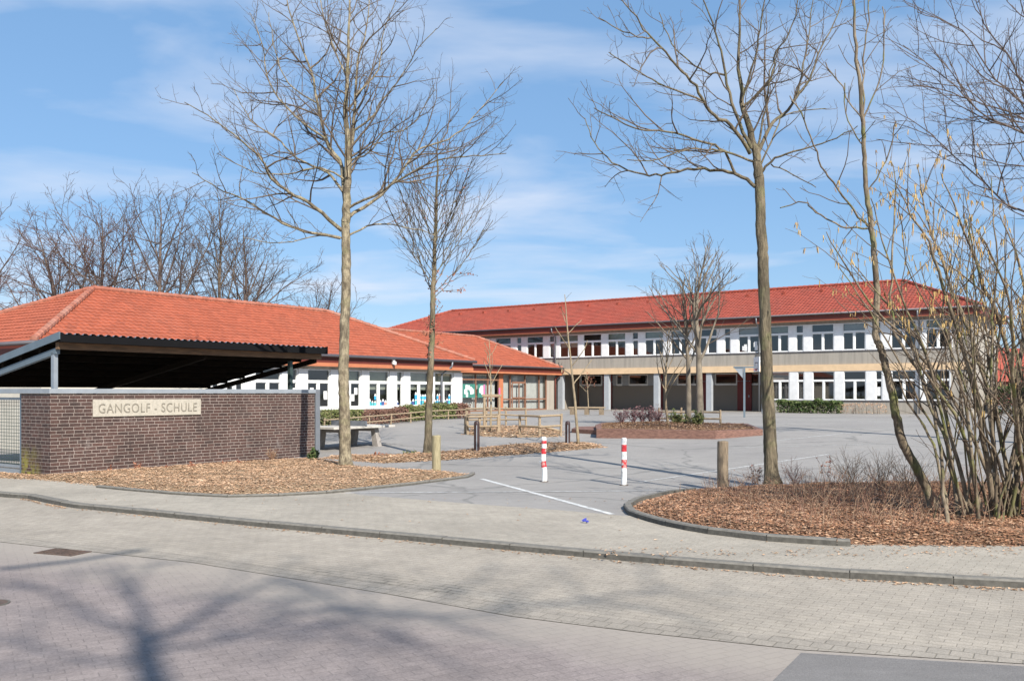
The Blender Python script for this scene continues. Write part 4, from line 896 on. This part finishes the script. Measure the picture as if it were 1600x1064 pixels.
# ------------------------------------------------------------------ hazel shrub, undergrowth
def hazel():
    rr = R(71); base = gp(1535, 818); root = thing('hazel_shrub', 'large multi stemmed hazel shrub with yellow catkins at the right edge', 'shrub', (base.x, base.y, .08)); o = root.location; Y0 = base.y
    st = MB(); tw = MB(); ck = MB(); tips = []
    PH = [dict(dens=1.6, ang=(20, 50), ratio=.36, lmin=.35, max=1.5, rmin=.004, jit=.12, trop=.05, seg=5, sides=4, rk=.010), dict(dens=2.2, ang=(25, 60), ratio=.45, lmin=.15, max=.5, rmin=.003, jit=.15, trop=.04, seg=3)]
    stems = []
    for i in range(60):
        bu = rr.choice((1490, 1545, 1560, 1600, 1640, 1700))+rr.gauss(0, 17); bv = rr.uniform(798, 832); lean = rr.gauss(-.02, .2)-(.12 if bu < 1540 else 0); h = rr.uniform(190, 520) if i % 3 else rr.uniform(380, 560)
        tu = bu+lean*h; tv = bv-h; mu = bu+lean*h*.38+rr.gauss(0, 9); stems.append(([(bu, bv), (mu, bv-h*.45), (bu+lean*h*.75+rr.gauss(0, 10), bv-h*.75), (tu+rr.gauss(0, 14), tv)], rr.uniform(.009, .020) if rr.random() < .58 else rr.uniform(.02, .036)))
    stems += [([(1500, 810), (1480, 700), (1440, 590), (1400, 520), (1392, 440), (1400, 300), (1392, 245)], .04), ([(1520, 815), (1490, 700), (1450, 560), (1400, 490), (1330, 410)], .035), ([(1555, 825), (1530, 650), (1490, 500), (1450, 380), (1400, 290)], .045), ([(1590, 825), (1590, 640), (1600, 450), (1560, 330)], .05),
              ([(1560, 825), (1540, 600), (1480, 430), (1445, 330), (1435, 255)], .04), ([(1610, 820), (1590, 600), (1540, 450), (1505, 360), (1470, 270)], .04)]
    for px, r in stems:
        dY = rr.gauss(0, .3); sl_ = rr.gauss(0, .22); n0 = len(px); pts = []
        for j, (u, v) in enumerate(px): pts.append(at(u, v, Y0+dY+sl_*(px[0][1]-v)*Y0/F)-o)
        pts[0].z = -.03; pl = smooth_pl(pts, 5, .012, rr); n = len(pl); rd = [r+(.006-r)*(j/(n-1))**1.1 for j in range(n)]; st.tube(pl, rd, 7, cap=False); m0 = len(tw.v); spawn(tw, pl, rd, 0, PH, rr, .3)
        tips.append((m0, len(tw.v)))
    # catkins hang from the higher twigs
    cand = [Vector(tw.v[i]) for i in range(0, len(tw.v), 3)]
    def px_of(p): q = p+o; return 800+F*q.x/q.y, VH-F*(q.z-H)/q.y
    n = 0; rr.shuffle(cand)
    for p in cand:
        u, v = px_of(p)
        w = (1.25 if u < 1500 else .7) if v < 420 else (.5 if v < 520 else .03)
        if u > 1640 or rr.random() > w*.8: continue
        for k in range(rr.choice((1, 1, 2, 3))):
            L = rr.uniform(.05, .11); a = Vector((rr.gauss(0, .012), rr.gauss(0, .012), 0)); e = Vector((rr.gauss(0, .012), rr.gauss(0, .012), -L)); ck.tube([p+a, p+a+e*.3, p+a+e], [.004, .0078, .0045], 4)
        n += 1
        if n > 620: break
    st.build('stem', 'bark_moss', root, smooth=True); tw.build('twig', 'twig_brown', root, smooth=True, kind=None); ck.build('catkin', 'catkin', root, kind='stuff')
hazel()
# dry stems in the leaf bed
b = MB(); rr = R(31)
for i in range(1500):
    if i < 950: u, v = rr.uniform(1100, 1640), rr.uniform(762, 800)
    else: u, v = rr.gauss(1330, 120), rr.uniform(775, 838)
    if u < 1060: continue
    p = gp(u, v); p.z = hzR(p.x, p.y)
    if not inside(p.x, p.y, bedR): continue
    h = rr.uniform(.1, .55)*(1. if u > 1250 else .7); d = rotdir(Vector((0, 0, 1)), rr.uniform(0, .7), rr.uniform(0, 6.28)); pl = polyl(p, d, h, 4, .18, .0, rr); b.tube(pl, [.005, .004, .0032, .0025, .0015], 3, cap=False)
    if rr.random() < .5:
        for k in range(2): b.tube(polyl(pl[2], rotdir(d, rr.uniform(.4, 1.), rr.uniform(0, 6.28)), h*.4, 2, .2, 0, rr), [.003, .0022, .0015], 3, cap=False)
b.build('dry_stems', 'dry_grass', kind='stuff')
def sprig(name, label, cat, pos, h, w, n, m, seed, leafm=None, nleaf=0, lsize=.05, rad=.008, group=None):
    rr = R(seed); root = thing(name, label, cat, pos, 0, group); b = MB(); lf = MB()
    for i in range(n):
        d = rotdir(Vector((0, 0, 1)), math.atan2(w, h)*rr.uniform(.1, 1.2), 6.28*i/n+rr.random()); pl = polyl(Vector((rr.uniform(-.05, .05), rr.uniform(-.05, .05), -.02)), d, h*rr.uniform(.6, 1.15), 5, .14, .02, rr); b.tube(pl, [rad*(1-.15*j) for j in range(6)], 4)
        for k in range(3): b.tube(polyl(pl[2+k], rotdir(d, rr.uniform(.4, .9), rr.uniform(0, 6.28)), h*.3, 3, .15, .02, rr), [rad*.6, rad*.5, rad*.4, rad*.3], 3)
        for k in range(nleaf): leafcloud(lf, pl[rr.randrange(2, 6)], (h*.14, h*.14, h*.14), 1, lsize, rr)
    b.build('stem', m, root)
    if nleaf: lf.build('foliage', leafm, root)
    return root
def up0(p, dz=0.): return (p.x, p.y, p.z+dz)
P = gp(425, 722); sprig('dried_plant', 'tuft of pale dried stalks at the foot of the brick wall', 'plant', (P.x, P.y, .03), .38, .28, 26, 'dry_grass', 1)
P = gp(489, 722); sprig('small_shrub', 'small evergreen shrub at the right end of the brick wall', 'shrub', (P.x, P.y, .03), .36, .22, 16, 'twig_brown', 2, 'evergreen', 26, .05)
rr = R(8)
for i, (u, v) in enumerate(((170, 738), (215, 737), (260, 735), (300, 733), (350, 729), (372, 728))):
    P = gp(u, v); sprig('dried_plant', ['low reddish dried plant at the wall foot near the gate', 'red leaved plant under the left end of the name sign', 'small withered plant at the wall foot below the middle of the sign', 'reddish withered plant at the wall foot below the right end of the sign', 'thin red plant at the wall foot right of the name sign', 'short red tuft beside the tuft of pale stalks'][i], 'plant', (P.x, P.y, .03), rr.uniform(.12, .22), .12, 8, 'dry_grass', 20+i, 'dead_leaf', 8, .03, .004, 'withered plants along the brick wall')
for i, (u, v) in enumerate(((588, 716), (603, 715), (635, 712), (646, 711))):
    P = gp(u, v); sprig('dried_plant', ['withered clump in the mulch strip left of the young tree', 'second withered clump nearer the young tree', 'small dark dry twigs by the young tree trunk', 'dark green sprig touching the young tree trunk'][i], 'plant', (P.x, P.y, .04), .2, .2, 9, 'dry_grass', 40+i, 'dead_leaf' if i < 2 else 'hedge_green', 6, .04, .005)
P = gp(805, 701); q = sprig('cut_shrub', 'cut back shrub stump with thick bare stubs in the mulch strip', 'shrub', (P.x, P.y, .04), .42, .38, 7, 'post_wood_dark', 61, rad=.026)
P = gp(870, 697); sprig('dried_plant', 'dark withered tuft left of the right brown bollard', 'plant', (P.x, P.y, .04), .12, .12, 6, 'twig_grey', 62, 'hedge_red', 6, .04, .005)
P = gp(1290, 758); sprig('dried_plant', 'stalk with withered rust coloured leaves standing in the right bed', 'plant', (P.x, P.y, .1), .62, .12, 3, 'twig_red', 63, 'dead_leaf', 10, .035, .006)
P = gp(1180, 760); sprig('small_shrub', 'low red twigged shrub left of the tall slender tree', 'shrub', (P.x, P.y, .1), .42, .35, 16, 'twig_red', 64, 'hedge_red', 3, .03, .005)
P = gp(1240, 764); sprig('small_shrub', 'low bare twiggy shrub right of the tall slender tree', 'shrub', (P.x, P.y, .1), .55, .5, 22, 'twig_red', 65, rad=.005)
for i, (u, v) in enumerate(((1330, 766), (1375, 770), (1420, 775))):
    P = gp(u, v); sprig('small_shrub', ['grey brown twiggy shrub in the right bed nearest the rust leaved stalk', 'middle one of the twiggy shrubs before the hazel', 'twiggy shrub at the foot of the leaning tree'][i], 'shrub', (P.x, P.y, .1), .75, .6, 30, 'twig_brown', 70+i, rad=.005)
# ------------------------------------------------------------------ hedges along the low wing
def hedge(name, label, u0, v0, u1, v1, depth, h, n, m, seed, size=.06, group=None, stem='twig_brown'):
    rr = R(seed); A, B = (gp(u0, v0), gp(u1, v1)) if v0 else (Vector((*W(-27.9, sl(u0, -27.9))[:2], zg(sl(u0, -27.9)))), Vector((*W(-27.9, sl(u1, -27.9))[:2], zg(sl(u1, -27.9))))); root = thing(name, label, 'hedge', A, 0, group); d = B-A; t = Vector((d.x, d.y, 0)).normalized(); nn = Vector((-t.y, t.x, 0))
    b = MB(); L = d.length; st = MB()
    for i in range(n):
        f = rr.random(); hh = h*(.82+.25*noise.noise((f*L*1.7, seed, 0))+.12*noise.noise((f*L*5, seed, 3)))
        z = hh*(1-rr.random()**2.2); y = depth*rr.random()**1.6*(1 if z < .8*hh else .8)
        p = d*f+nn*y+Vector((0, 0, z+.03)); leafcloud(b, p, (.05, .05, .05), 1, size, rr)
    for i in range(int(L*9)):
        f = rr.random(); p = d*f+nn*(rr.random()*depth); st.tube(polyl(p, Vector((0, 0, 1)), h*rr.uniform(.6, 1.05), 4, .12, 0, rr), [.012, .01, .008, .006, .004], 3)
    b.build('foliage', m, root); st.build('stem', stem, root); return root
hg = 'hedge shrubs below the windows'
hedge('hedge', 'green hedge behind the table tennis table', 478, 0, 568, 0, .9, .80, 3600, 'hedge_green', 1, .06, hg)
hedge('hedge', 'purple brown bare hedge between the two green hedges', 566, 0, 640, 0, .8, .70, 3600, 'hedge_red', 2, .05, hg)
hedge('hedge', 'green hedge right of the purple one behind the young tree', 638, 0, 716, 0, .9, .80, 4200, 'hedge_green', 3, .06, hg)
hedge('hedge', 'dark reddish end shrub of the hedge row at the corner of the low wing', 714, 0, 735, 0, .8, .82, 1500, 'hedge_red', 4, .06, hg)
hedge('hedge', 'dark evergreen hedge under the lower windows of the long building', 1212, 645, 1312, 646.5, .8, .85, 4200, 'evergreen', 5, .08)
hedge('hedge', 'bare brown hedge right of the evergreen one under the long building', 1312, 646.5, 1386, 647, .7, .7, 520, 'dry_grass', 6, .045)
hedge('hedge', 'dark far hedge beyond the right end of the long building', 1532, 645, 1680, 650, 1.5, 1.9, 3500, 'evergreen', 7, .13)
# ------------------------------------------------------------------ rail fences
def fence(name, label, pts, posts, rails, h, rad=.045, group=None, seed=0, P=None):
    rr = R(seed); P = P or [gp(*q) for q in pts]; A = P[0]; root = thing(name, label, 'fence', A, 0, group)
    def along(f):
        f *= len(P)-1; i = min(len(P)-2, int(f)); return P[i].lerp(P[i+1], f-i)-A
    for i in range(posts):
        p = along(i/(posts-1)); MB().tube([p+Vector((0, 0, -.1)), p+Vector((rr.gauss(0, .02), rr.gauss(0, .02), h*rr.uniform(.93, 1.08)))], [rad*1.1, rad], 8).build('post', 'rail_wood', root)
    for z in rails:
        b = MB(); n = len(P)-1
        for k in range(n):
            a, c = along(k/n), along((k+1)/n); b.tube([a+Vector((0, -.05, z*h)), c+Vector((0, -.05, z*h+rr.gauss(0, .02)))], rad*.9, 7)
        b.build('rail', 'rail_wood', root)
    return root
fence('rail_fence', 'long low two rail wooden fence along the hedges below the wing windows', [(0, 0), (0, 0)], 9, (.4, .9), .5, .03, seed=1, P=[Vector((*W(-27.4, q)[:2], zg(q))) for q in (25.5, 29., 32.5, 36.2)])
fence('rail_fence', 'rear rail fence of the fenced sapling island', [(728, 664), (775, 664), (822, 664)], 4, (.3, .6, .92), .75, .04, seed=2)
fence('rail_fence', 'left front rail fence of the sapling island beside the left brown bollard', [(727, 678), (733, 679), (778, 678)], 4, (.42, .9), .72, .045, seed=3)
fence('rail_fence', 'right front rail fence of the sapling island with a fallen rail', [(812, 680), (843, 682), (876, 681)], 3, (.45, .95), .75, .045, seed=4)
fence('rail_fence', 'small rail fence standing behind the planter trees', [(1030, 664), (1080, 664), (1126, 665)], 4, (.4, .8), .65, .04, seed=5)
A = gp(845, 676); o = MB().tube([(0, 0, .25), (.75, .1, .05)], .04, 7).build('fallen_rail', 'rail_wood'); o.location = A; tag(o, 'fallen wooden rail lying aslant in the right island fence', 'rail')
# island mulch
isl = [gp(u, v) for u, v in ((724, 679), (745, 682), (800, 684), (878, 683), (884, 676), (860, 668), (780, 665), (735, 668))]
bed('mulch_bed', 'leaf_litter', isl, 'mulch_pale', 'leaves_pale', 1600, .05, seed=15, size=.05, cell=.25)
# sapling with its stakes, other young trees
def sapling(label, u, v, h, seed, r=.03, mat_='bark_birch', nl=8, leaves=0, spread=(35, 60), lp=.4, fork=.35):
    P = gp(u, v); PSAP = [dict(dens=1.5, ang=(25, 50), ratio=.4, lmin=.2, max=.6, rmin=.006, jit=.08, trop=.06, seg=3, rk=.012)]
    t = winter_tree('sapling', label, (P.x, P.y, P.z+.02), h, seed, (mat_, 'twig_brown'), PSAP, fork, r, nl=nl, spread=spread, sides=7, lp=lp)
    if leaves:
        b = MB(); rr = R(seed)
        leafcloud(b, (0, 0, h*.74), (h*.17, h*.17, h*.22), leaves, .06, rr); b.build('withered_leaf', 'dead_leaf', t, kind='stuff')
    return t
sapling('staked sapling with pink ribbons inside the fenced island', 766, 676, 3.7, 101, .035, nl=7, spread=(28, 50), lp=.45, fork=.5)
st = thing('tree_stakes', 'four wooden stakes with crossbars and pink ribbon round the island sapling', 'tree stakes', gp(766, 676))
for i, (x, y) in enumerate(((-.22, -.2), (.34, -.2), (-.22, .25), (.34, .25))): MB().tube([(x, y, -.1), (x, y, 1.42)], .045, 8).build('stake', 'rail_wood', st)
MB().box(-.3, .42, -.26, -.2, 1.36, 1.44).box(-.3, .42, .25, .31, 1.36, 1.44).build('crossbar', 'rail_wood', st)
MB().tube([(-.22, -.2, 1.42), (-.22, -.2, 1.8)], .035, 8).build('ribbon', 'pink_ribbon', st); MB().tube([(.34, .25, 1.42), (.34, .25, 1.68)], .035, 8).build('ribbon', 'pink_ribbon', st)
sapling('slim pale barked sapling at the right tip of the mulch strip', 904, 696, 5.0, 103, .042, nl=8, spread=(30, 60), lp=.3, fork=.35)
sapling('little tree with rust red leaves behind the bench', 920, 645, 2.7, 105, .03, nl=7, leaves=70, lp=.4, fork=.45)
sapling('small bare multi branched tree left of the planter trees', 1044, 665, 4., 107, .05, nl=14, spread=(15, 35), lp=.6, fork=.3)
# ------------------------------------------------------------------ posts and bollards
def wood_post(label, u, v, h, r, m, seed):
    P = gp(u, v); t = thing('wooden_post', label, 'post', (P.x, P.y, 0.)); rr = R(seed); n = 20; b = MB()
    pts = [(0, 0, -.05), (0, 0, .2), (rr.uniform(-.01, .01), 0, h*.6), (0, 0, h-.02), (0, 0, h)]; b.tube(pts, [r*1.03, r, r*.98, r*.97, r*.9], n)
    for i in range(len(b.v)):
        x, y, z = b.v[i]; k = 1+.06*noise.noise((x*25, y*25, z*.8+seed)); b.v[i] = (x*k, y*k, z+(.012*noise.noise((x*9, y*9, seed)) if z > h*.9 else 0))
    b.build('post_body', m, t, smooth=False); return t
wood_post('squat pale weathered wooden post in the left bed before the young tree', 682, 740, 1.9*60/127, .105, 'post_wood', 3)
wood_post('dark weathered wooden post at the left end of the right leaf bed', 1129.5, 766, 1.9*77/153, .108, 'post_wood_dark', 4)
def brown_bollard(label, u, v):
    P = gp(u, v); t = thing('bollard', label, 'bollard', (P.x, P.y, 0.), 0, 'dark brown bollards along the mulch strip'); return t
t = brown_bollard('dark brown bollard beside the left end of the fenced island', 745, 707)
hh = 1.9*53/94
MB().tube([(0, 0, -.05), (0, 0, hh-.08), (0, 0, hh-.02), (0, 0, hh)], [.085, .085, .07, .03], 14).build('bollard_body', 'bollard_brown', t)
MB().box(-.03, .03, -.095, -.08, .05, hh-.12).build('reflector_groove', 'galvanised', t).scale = (.4, 1, 1)
P = gp(887, 696); dup(t, (P.x, P.y, 0), 0, 'dark brown bollard at the right tip of the mulch strip', (.92, .92, .95))
def barrier(label, u, v, h, seed, bent):
    P = gp(u, v); rr = R(seed); t = thing('barrier_post', label, 'bollard', (P.x, P.y, P.z), rr.uniform(-.4, .4), 'red and white barrier posts'); n = 12; r = .055
    zz = [0, .33, .47, .63, .76, .86, .93, 1.] if bent else [0, .37, .55, .72, .87, 1.]; ms = ['worn_white', 'worn_red']*4
    off = lambda z: Vector((bent*math.sin(z*9)*.012-.02*bent*z, 0, z*h))
    nb = len(zz)-1
    for i in range(nb):
        k = 4; pts = [off(zz[i]+(zz[i+1]-zz[i])*j/k) for j in range(k+1)]; ends = [r*(1+.05*rr.uniform(-1, 1)*bent) for _ in pts]
        if i == nb-1: pts.append(pts[-1]+Vector((0, 0, .015))); ends.append(r*.6)
        MB().tube(pts, ends, n).build('white_band' if i % 2 == 0 else 'red_band', ms[i], t, smooth=False)
    MB().tube([(0, 0, 0.0), (0, 0, .012)], .09, 16).build('base_plate', 'rust_iron', t); MB().tube([(-.05, -.05, h*.45), (-.09, -.06, h*.45)], .02, 6).build('lock', 'galvanised', t)
    return t
barrier('dented scratched red and white barrier post left of the other one', 850.5, 752.5, 1.9*69/139.5, 1, 1.)
barrier('straight clean red and white barrier post nearer the right bed', 975, 758, 1.9*73/145, 2, .0)
barrier('red and white post seen through the mesh of the metal gate', 19, 688, .95, 3, .0)
# ------------------------------------------------------------------ table tennis table
P = gp(545, 699); tt = thing('table_tennis_table', 'outdoor concrete table tennis table with stone net behind the wall end', 'table', P, ANG+math.pi/2)
hT = .70
MB().box(-1.36, 1.36, -.75, .75, hT-.07, hT).build('tabletop', 'table_concrete', tt, bev=.008); MB().box(-.03, .03, -.78, .78, hT+.004, hT+.16).build('net', 'pipe_metal', tt)
for x in (-.72, .72):
    b = MB()
    for sy in (-1, 1): b.prism([(x-.09, sy*.34, hT-.075), (x-.09, sy*.52, hT-.075), (x-.09, sy*.68, 0), (x-.09, sy*.44, 0)], (.18, 0, 0))
    b.box(x-.085, x+.085, -.34, .34, hT-.19, hT-.08); b.build('leg', 'table_leg', tt)
# ------------------------------------------------------------------ brick planter
pl_px = [(932, 684.5), (1118, 686), (1192, 680), (1168, 664), (1010, 661), (940, 664), (930, 672)]
pl_ = [gp(u, v) for u, v in pl_px]; C0 = sum(pl_, Vector())/len(pl_); pz = C0.z
planter = thing('brick_planter', 'raised red brick planter bed in the middle of the yard', 'planter', C0)
b = MB(); hP = .17; outer = [p-C0 for p in pl_]; inner = [q*(1-.26/max(.5, q.length)) for q in outer]; n = len(outer)
for i in range(n):
    j = (i+1) % n; a, c, d, e = outer[i], outer[j], inner[j], inner[i]
    b.quad([(a.x, a.y, -.25), (c.x, c.y, -.25), (c.x, c.y, hP), (a.x, a.y, hP)]).quad([(a.x, a.y, hP), (c.x, c.y, hP), (d.x, d.y, hP), (e.x, e.y, hP)]).quad([(e.x, e.y, hP), (d.x, d.y, hP), (d.x, d.y, -.1), (e.x, e.y, -.1)])
b.build('brick_edge', 'planter_brick', planter)
MB().quad([(q.x, q.y, hP-.05) for q in inner]).build('soil', 'mulch_red', planter)
# lower brick step to the left
st_px = [(893, 676), (934, 679), (966, 671), (930, 667), (900, 669)]; st_ = [gp(u, v) for u, v in st_px]
b = MB(); b.prism([(p.x-st_[0].x, p.y-st_[0].y, -.2) for p in st_], (0, 0, .34)); o = b.build('brick_step', 'planter_brick'); o.location = (st_[0].x, st_[0].y, st_[0].z); tag(o, 'low red brick step at the left side of the planter', 'step')
rr = R(6); b = MB()
for i in range(2600):
    a = rr.random(); k = rr.randrange(n); p = (inner[k].lerp(inner[(k+1) % n], rr.random()))*rr.random()**.5; s = .05*rr.uniform(.6, 1.4); q = rr.uniform(0, 6.28); ca, sa = math.cos(q)*s, math.sin(q)*s; z = hP-.03+rr.random()*.05+.16*max(0, 1-p.length/3)
    b.quad([(p.x-ca, p.y-sa, z), (p.x+sa*.5, p.y-ca*.5, z+.02), (p.x+ca, p.y+sa, z+.01), (p.x-sa*.5, p.y+ca*.5, z+.02)])
o = b.build('leaf_litter', 'leaves_pale', kind='stuff'); o.location = C0
for i, (u, v) in enumerate(((970, 670), (990, 669), (1003, 668), (1015, 668), (1028, 668))):
    P = gp(u, v); sprig('bare_shrub', ['small reddish bush at the left end of the planter', 'purple twigged bush second from the planter left end', 'densest purple twigged bush in the planter', 'purple twigged bush next to the multi branched tree', 'low purple bush close to the small fence in the planter'][i], 'shrub', (P.x, P.y, P.z+.22), .6, .5, 20, 'purple_twigs', 120+i, 'purple_twigs', 5, .05, .011, 'bare bushes in the planter')
P = gp(1058, 671); sprig('small_shrub', 'small yellow green shrub in front of the planter trees', 'shrub', (P.x, P.y, P.z+.22), .5, .4, 14, 'twig_brown', 131, 'hedge_green', 26, .06)
P = gp(1088, 674); sprig('small_shrub', 'small green shrub at the foot of the thicker planter tree', 'shrub', (P.x, P.y, P.z+.22), .5, .4, 14, 'twig_brown', 132, 'hedge_green', 26, .06)
# bench, hoop, blue post
P = gp(917, 648); bn = thing('bench', 'low wooden bench in front of the arcade', 'bench', P, ANG+.35)
MB().box(-1.05, 1.05, -.2, .2, .38, .46).build('seat', 'rail_wood', bn, bev=.01)
for x in (-.85, 0, .85): MB().box(x-.12, x+.12, -.17, .17, -.05, .378).build('leg', 'post_wood_dark', bn, bev=.01)
P = gp(1191, 646); hp = thing('basketball_hoop', 'white basketball board with red rim on a pole behind the slender tree', 'basketball hoop', P, ANG-.9)
MB().tube([(0, 0, -.1), (0, 0, 3.1), (0, -.3, 3.3)], .05, 8).build('pole', 'galvanised', hp); MB().box(-.55, .55, -.36, -.32, 2.55, 3.45).build('backboard', 'white_paint', hp)
b = MB()
for i in range(4): b.box(*[(-.28, .28, -.365, -.361, 2.68, 2.72), (-.28, .28, -.365, -.361, 3.08, 3.12), (-.28, -.24, -.365, -.361, 2.72, 3.08), (.24, .28, -.365, -.361, 2.72, 3.08)][i])
b.build('target_square', 'black_trim', hp)
MB().tube([(.22*math.cos(a*.393), -.62+.22*math.sin(a*.393), 2.68) for a in range(17)], .012, 6).box(-.05, .05, -.42, -.361, 2.62, 2.72).build('rim', 'red_paint', hp)
P = gp(1163, 652); sp = thing('steel_post', 'blue grey steel post with a side arm in front of the arcade', 'post', P, ANG+.4)
MB().box(-.05, .05, -.05, .05, -.1, 2.55).build('pole', 'steel_blue', sp); MB().box(-.55, .55, -.04, .04, 2.551, 2.63).build('arm', 'steel_blue', sp); MB().prism([(-.5, -.01, 2.55), (-.06, -.01, 2.55), (-.06, -.01, 2.0)], (0, .02, 0)).build('gusset', 'galvanised', sp)
P = gp(1514, 646); ys = thing('yellow_sign', 'small yellow sign on a post behind the hazel stems', 'sign', P, ANG+.3)
MB().tube([(0, 0, -.05), (0, 0, 1.75)], .025, 8).build('pole', 'galvanised', ys); MB().box(-.22, .22, -.035, -.026, 1.4, 1.7).build('panel', 'yellow_sign', ys)
# ------------------------------------------------------------------ light, sky, camera
sun = bpy.data.lights.new('sun', 'SUN'); sun.energy = 4.6; sun.angle = math.radians(.53); sun.color = (1., .945, .86)
so = bpy.data.objects.new('sun', sun); COL.objects.link(so)
sd = Vector((sunv.x*math.cos(EL), sunv.y*math.cos(EL), math.sin(EL))); so.rotation_euler = sd.to_track_quat('Z', 'Y').to_euler()
wd = bpy.data.worlds.new('World'); sc.world = wd; wd.use_nodes = True; n = wd.node_tree; bg = n.nodes['Background']
sky = n.nodes.new('ShaderNodeTexSky'); sky.sky_type = 'NISHITA'; sky.sun_disc = False; sky.sun_elevation = EL; sky.sun_rotation = math.atan2(sd.x, sd.y); sky.air_density = 1.; sky.dust_density = .35; sky.ozone_density = 2.4
tc = n.nodes.new('ShaderNodeTexCoord'); sep = n.nodes.new('ShaderNodeSeparateXYZ'); n.links.new(tc.outputs['Generated'], sep.inputs[0])
zc_ = N(n, 'ShaderNodeMath', operation='MAXIMUM'); n.links.new(sep.outputs[2], zc_.inputs[0]); zc_.inputs[1].default_value = .02
za = N(n, 'ShaderNodeMath', operation='ADD'); n.links.new(zc_.outputs[0], za.inputs[0]); za.inputs[1].default_value = .12
dv = N(n, 'ShaderNodeVectorMath', operation='DIVIDE'); cz = n.nodes.new('ShaderNodeCombineXYZ')
for i in range(3): n.links.new(za.outputs[0], cz.inputs[i])
n.links.new(tc.outputs['Generated'], dv.inputs[0]); n.links.new(cz.outputs[0], dv.inputs[1])
mp = N(n, 'ShaderNodeMapping'); mp.inputs['Scale'].default_value = (.9, 1.5, .01); mp.inputs['Location'].default_value = (3.1, 1.7, 0); mp.inputs['Rotation'].default_value = (0, 0, .5); n.links.new(dv.outputs[0], mp.inputs[0])
n1 = N(n, 'ShaderNodeTexNoise', i_Scale=1.0, i_Detail=6., i_Roughness=.5, i_Distortion=.35); n.links.new(mp.outputs[0], n1.inputs['Vector'])
cr = ramp(n, [(.47, 0.), (.74, .85)], n1.outputs['Fac'])
cc = N(n, 'ShaderNodeRGB'); cc.outputs[0].default_value = (5.9, 6.3, 7.2, 1)
air = mixc(n, sky.outputs[0], (1.72, 3.5, 6.2), .55)
mx = mixc(n, air, cc.outputs[0], cr.outputs[0]); n.links.new(mx, bg.inputs[0]); bg.inputs[1].default_value = .085
cam = bpy.data.cameras.new('camera'); cam.sensor_width = 36.; cam.lens = F/1600*36; cam.shift_y = (VH-532)/1600; cam.clip_end = 4000; cam.clip_start = .05
co = bpy.data.objects.new('camera', cam); COL.objects.link(co); co.location = (0, 0, H); co.rotation_euler = (math.pi/2, 0, 0); sc.camera = co
vs = sc.view_settings; vs.view_transform = 'Standard'; vs.look = 'None'; vs.exposure = .72; vs.gamma = 1.
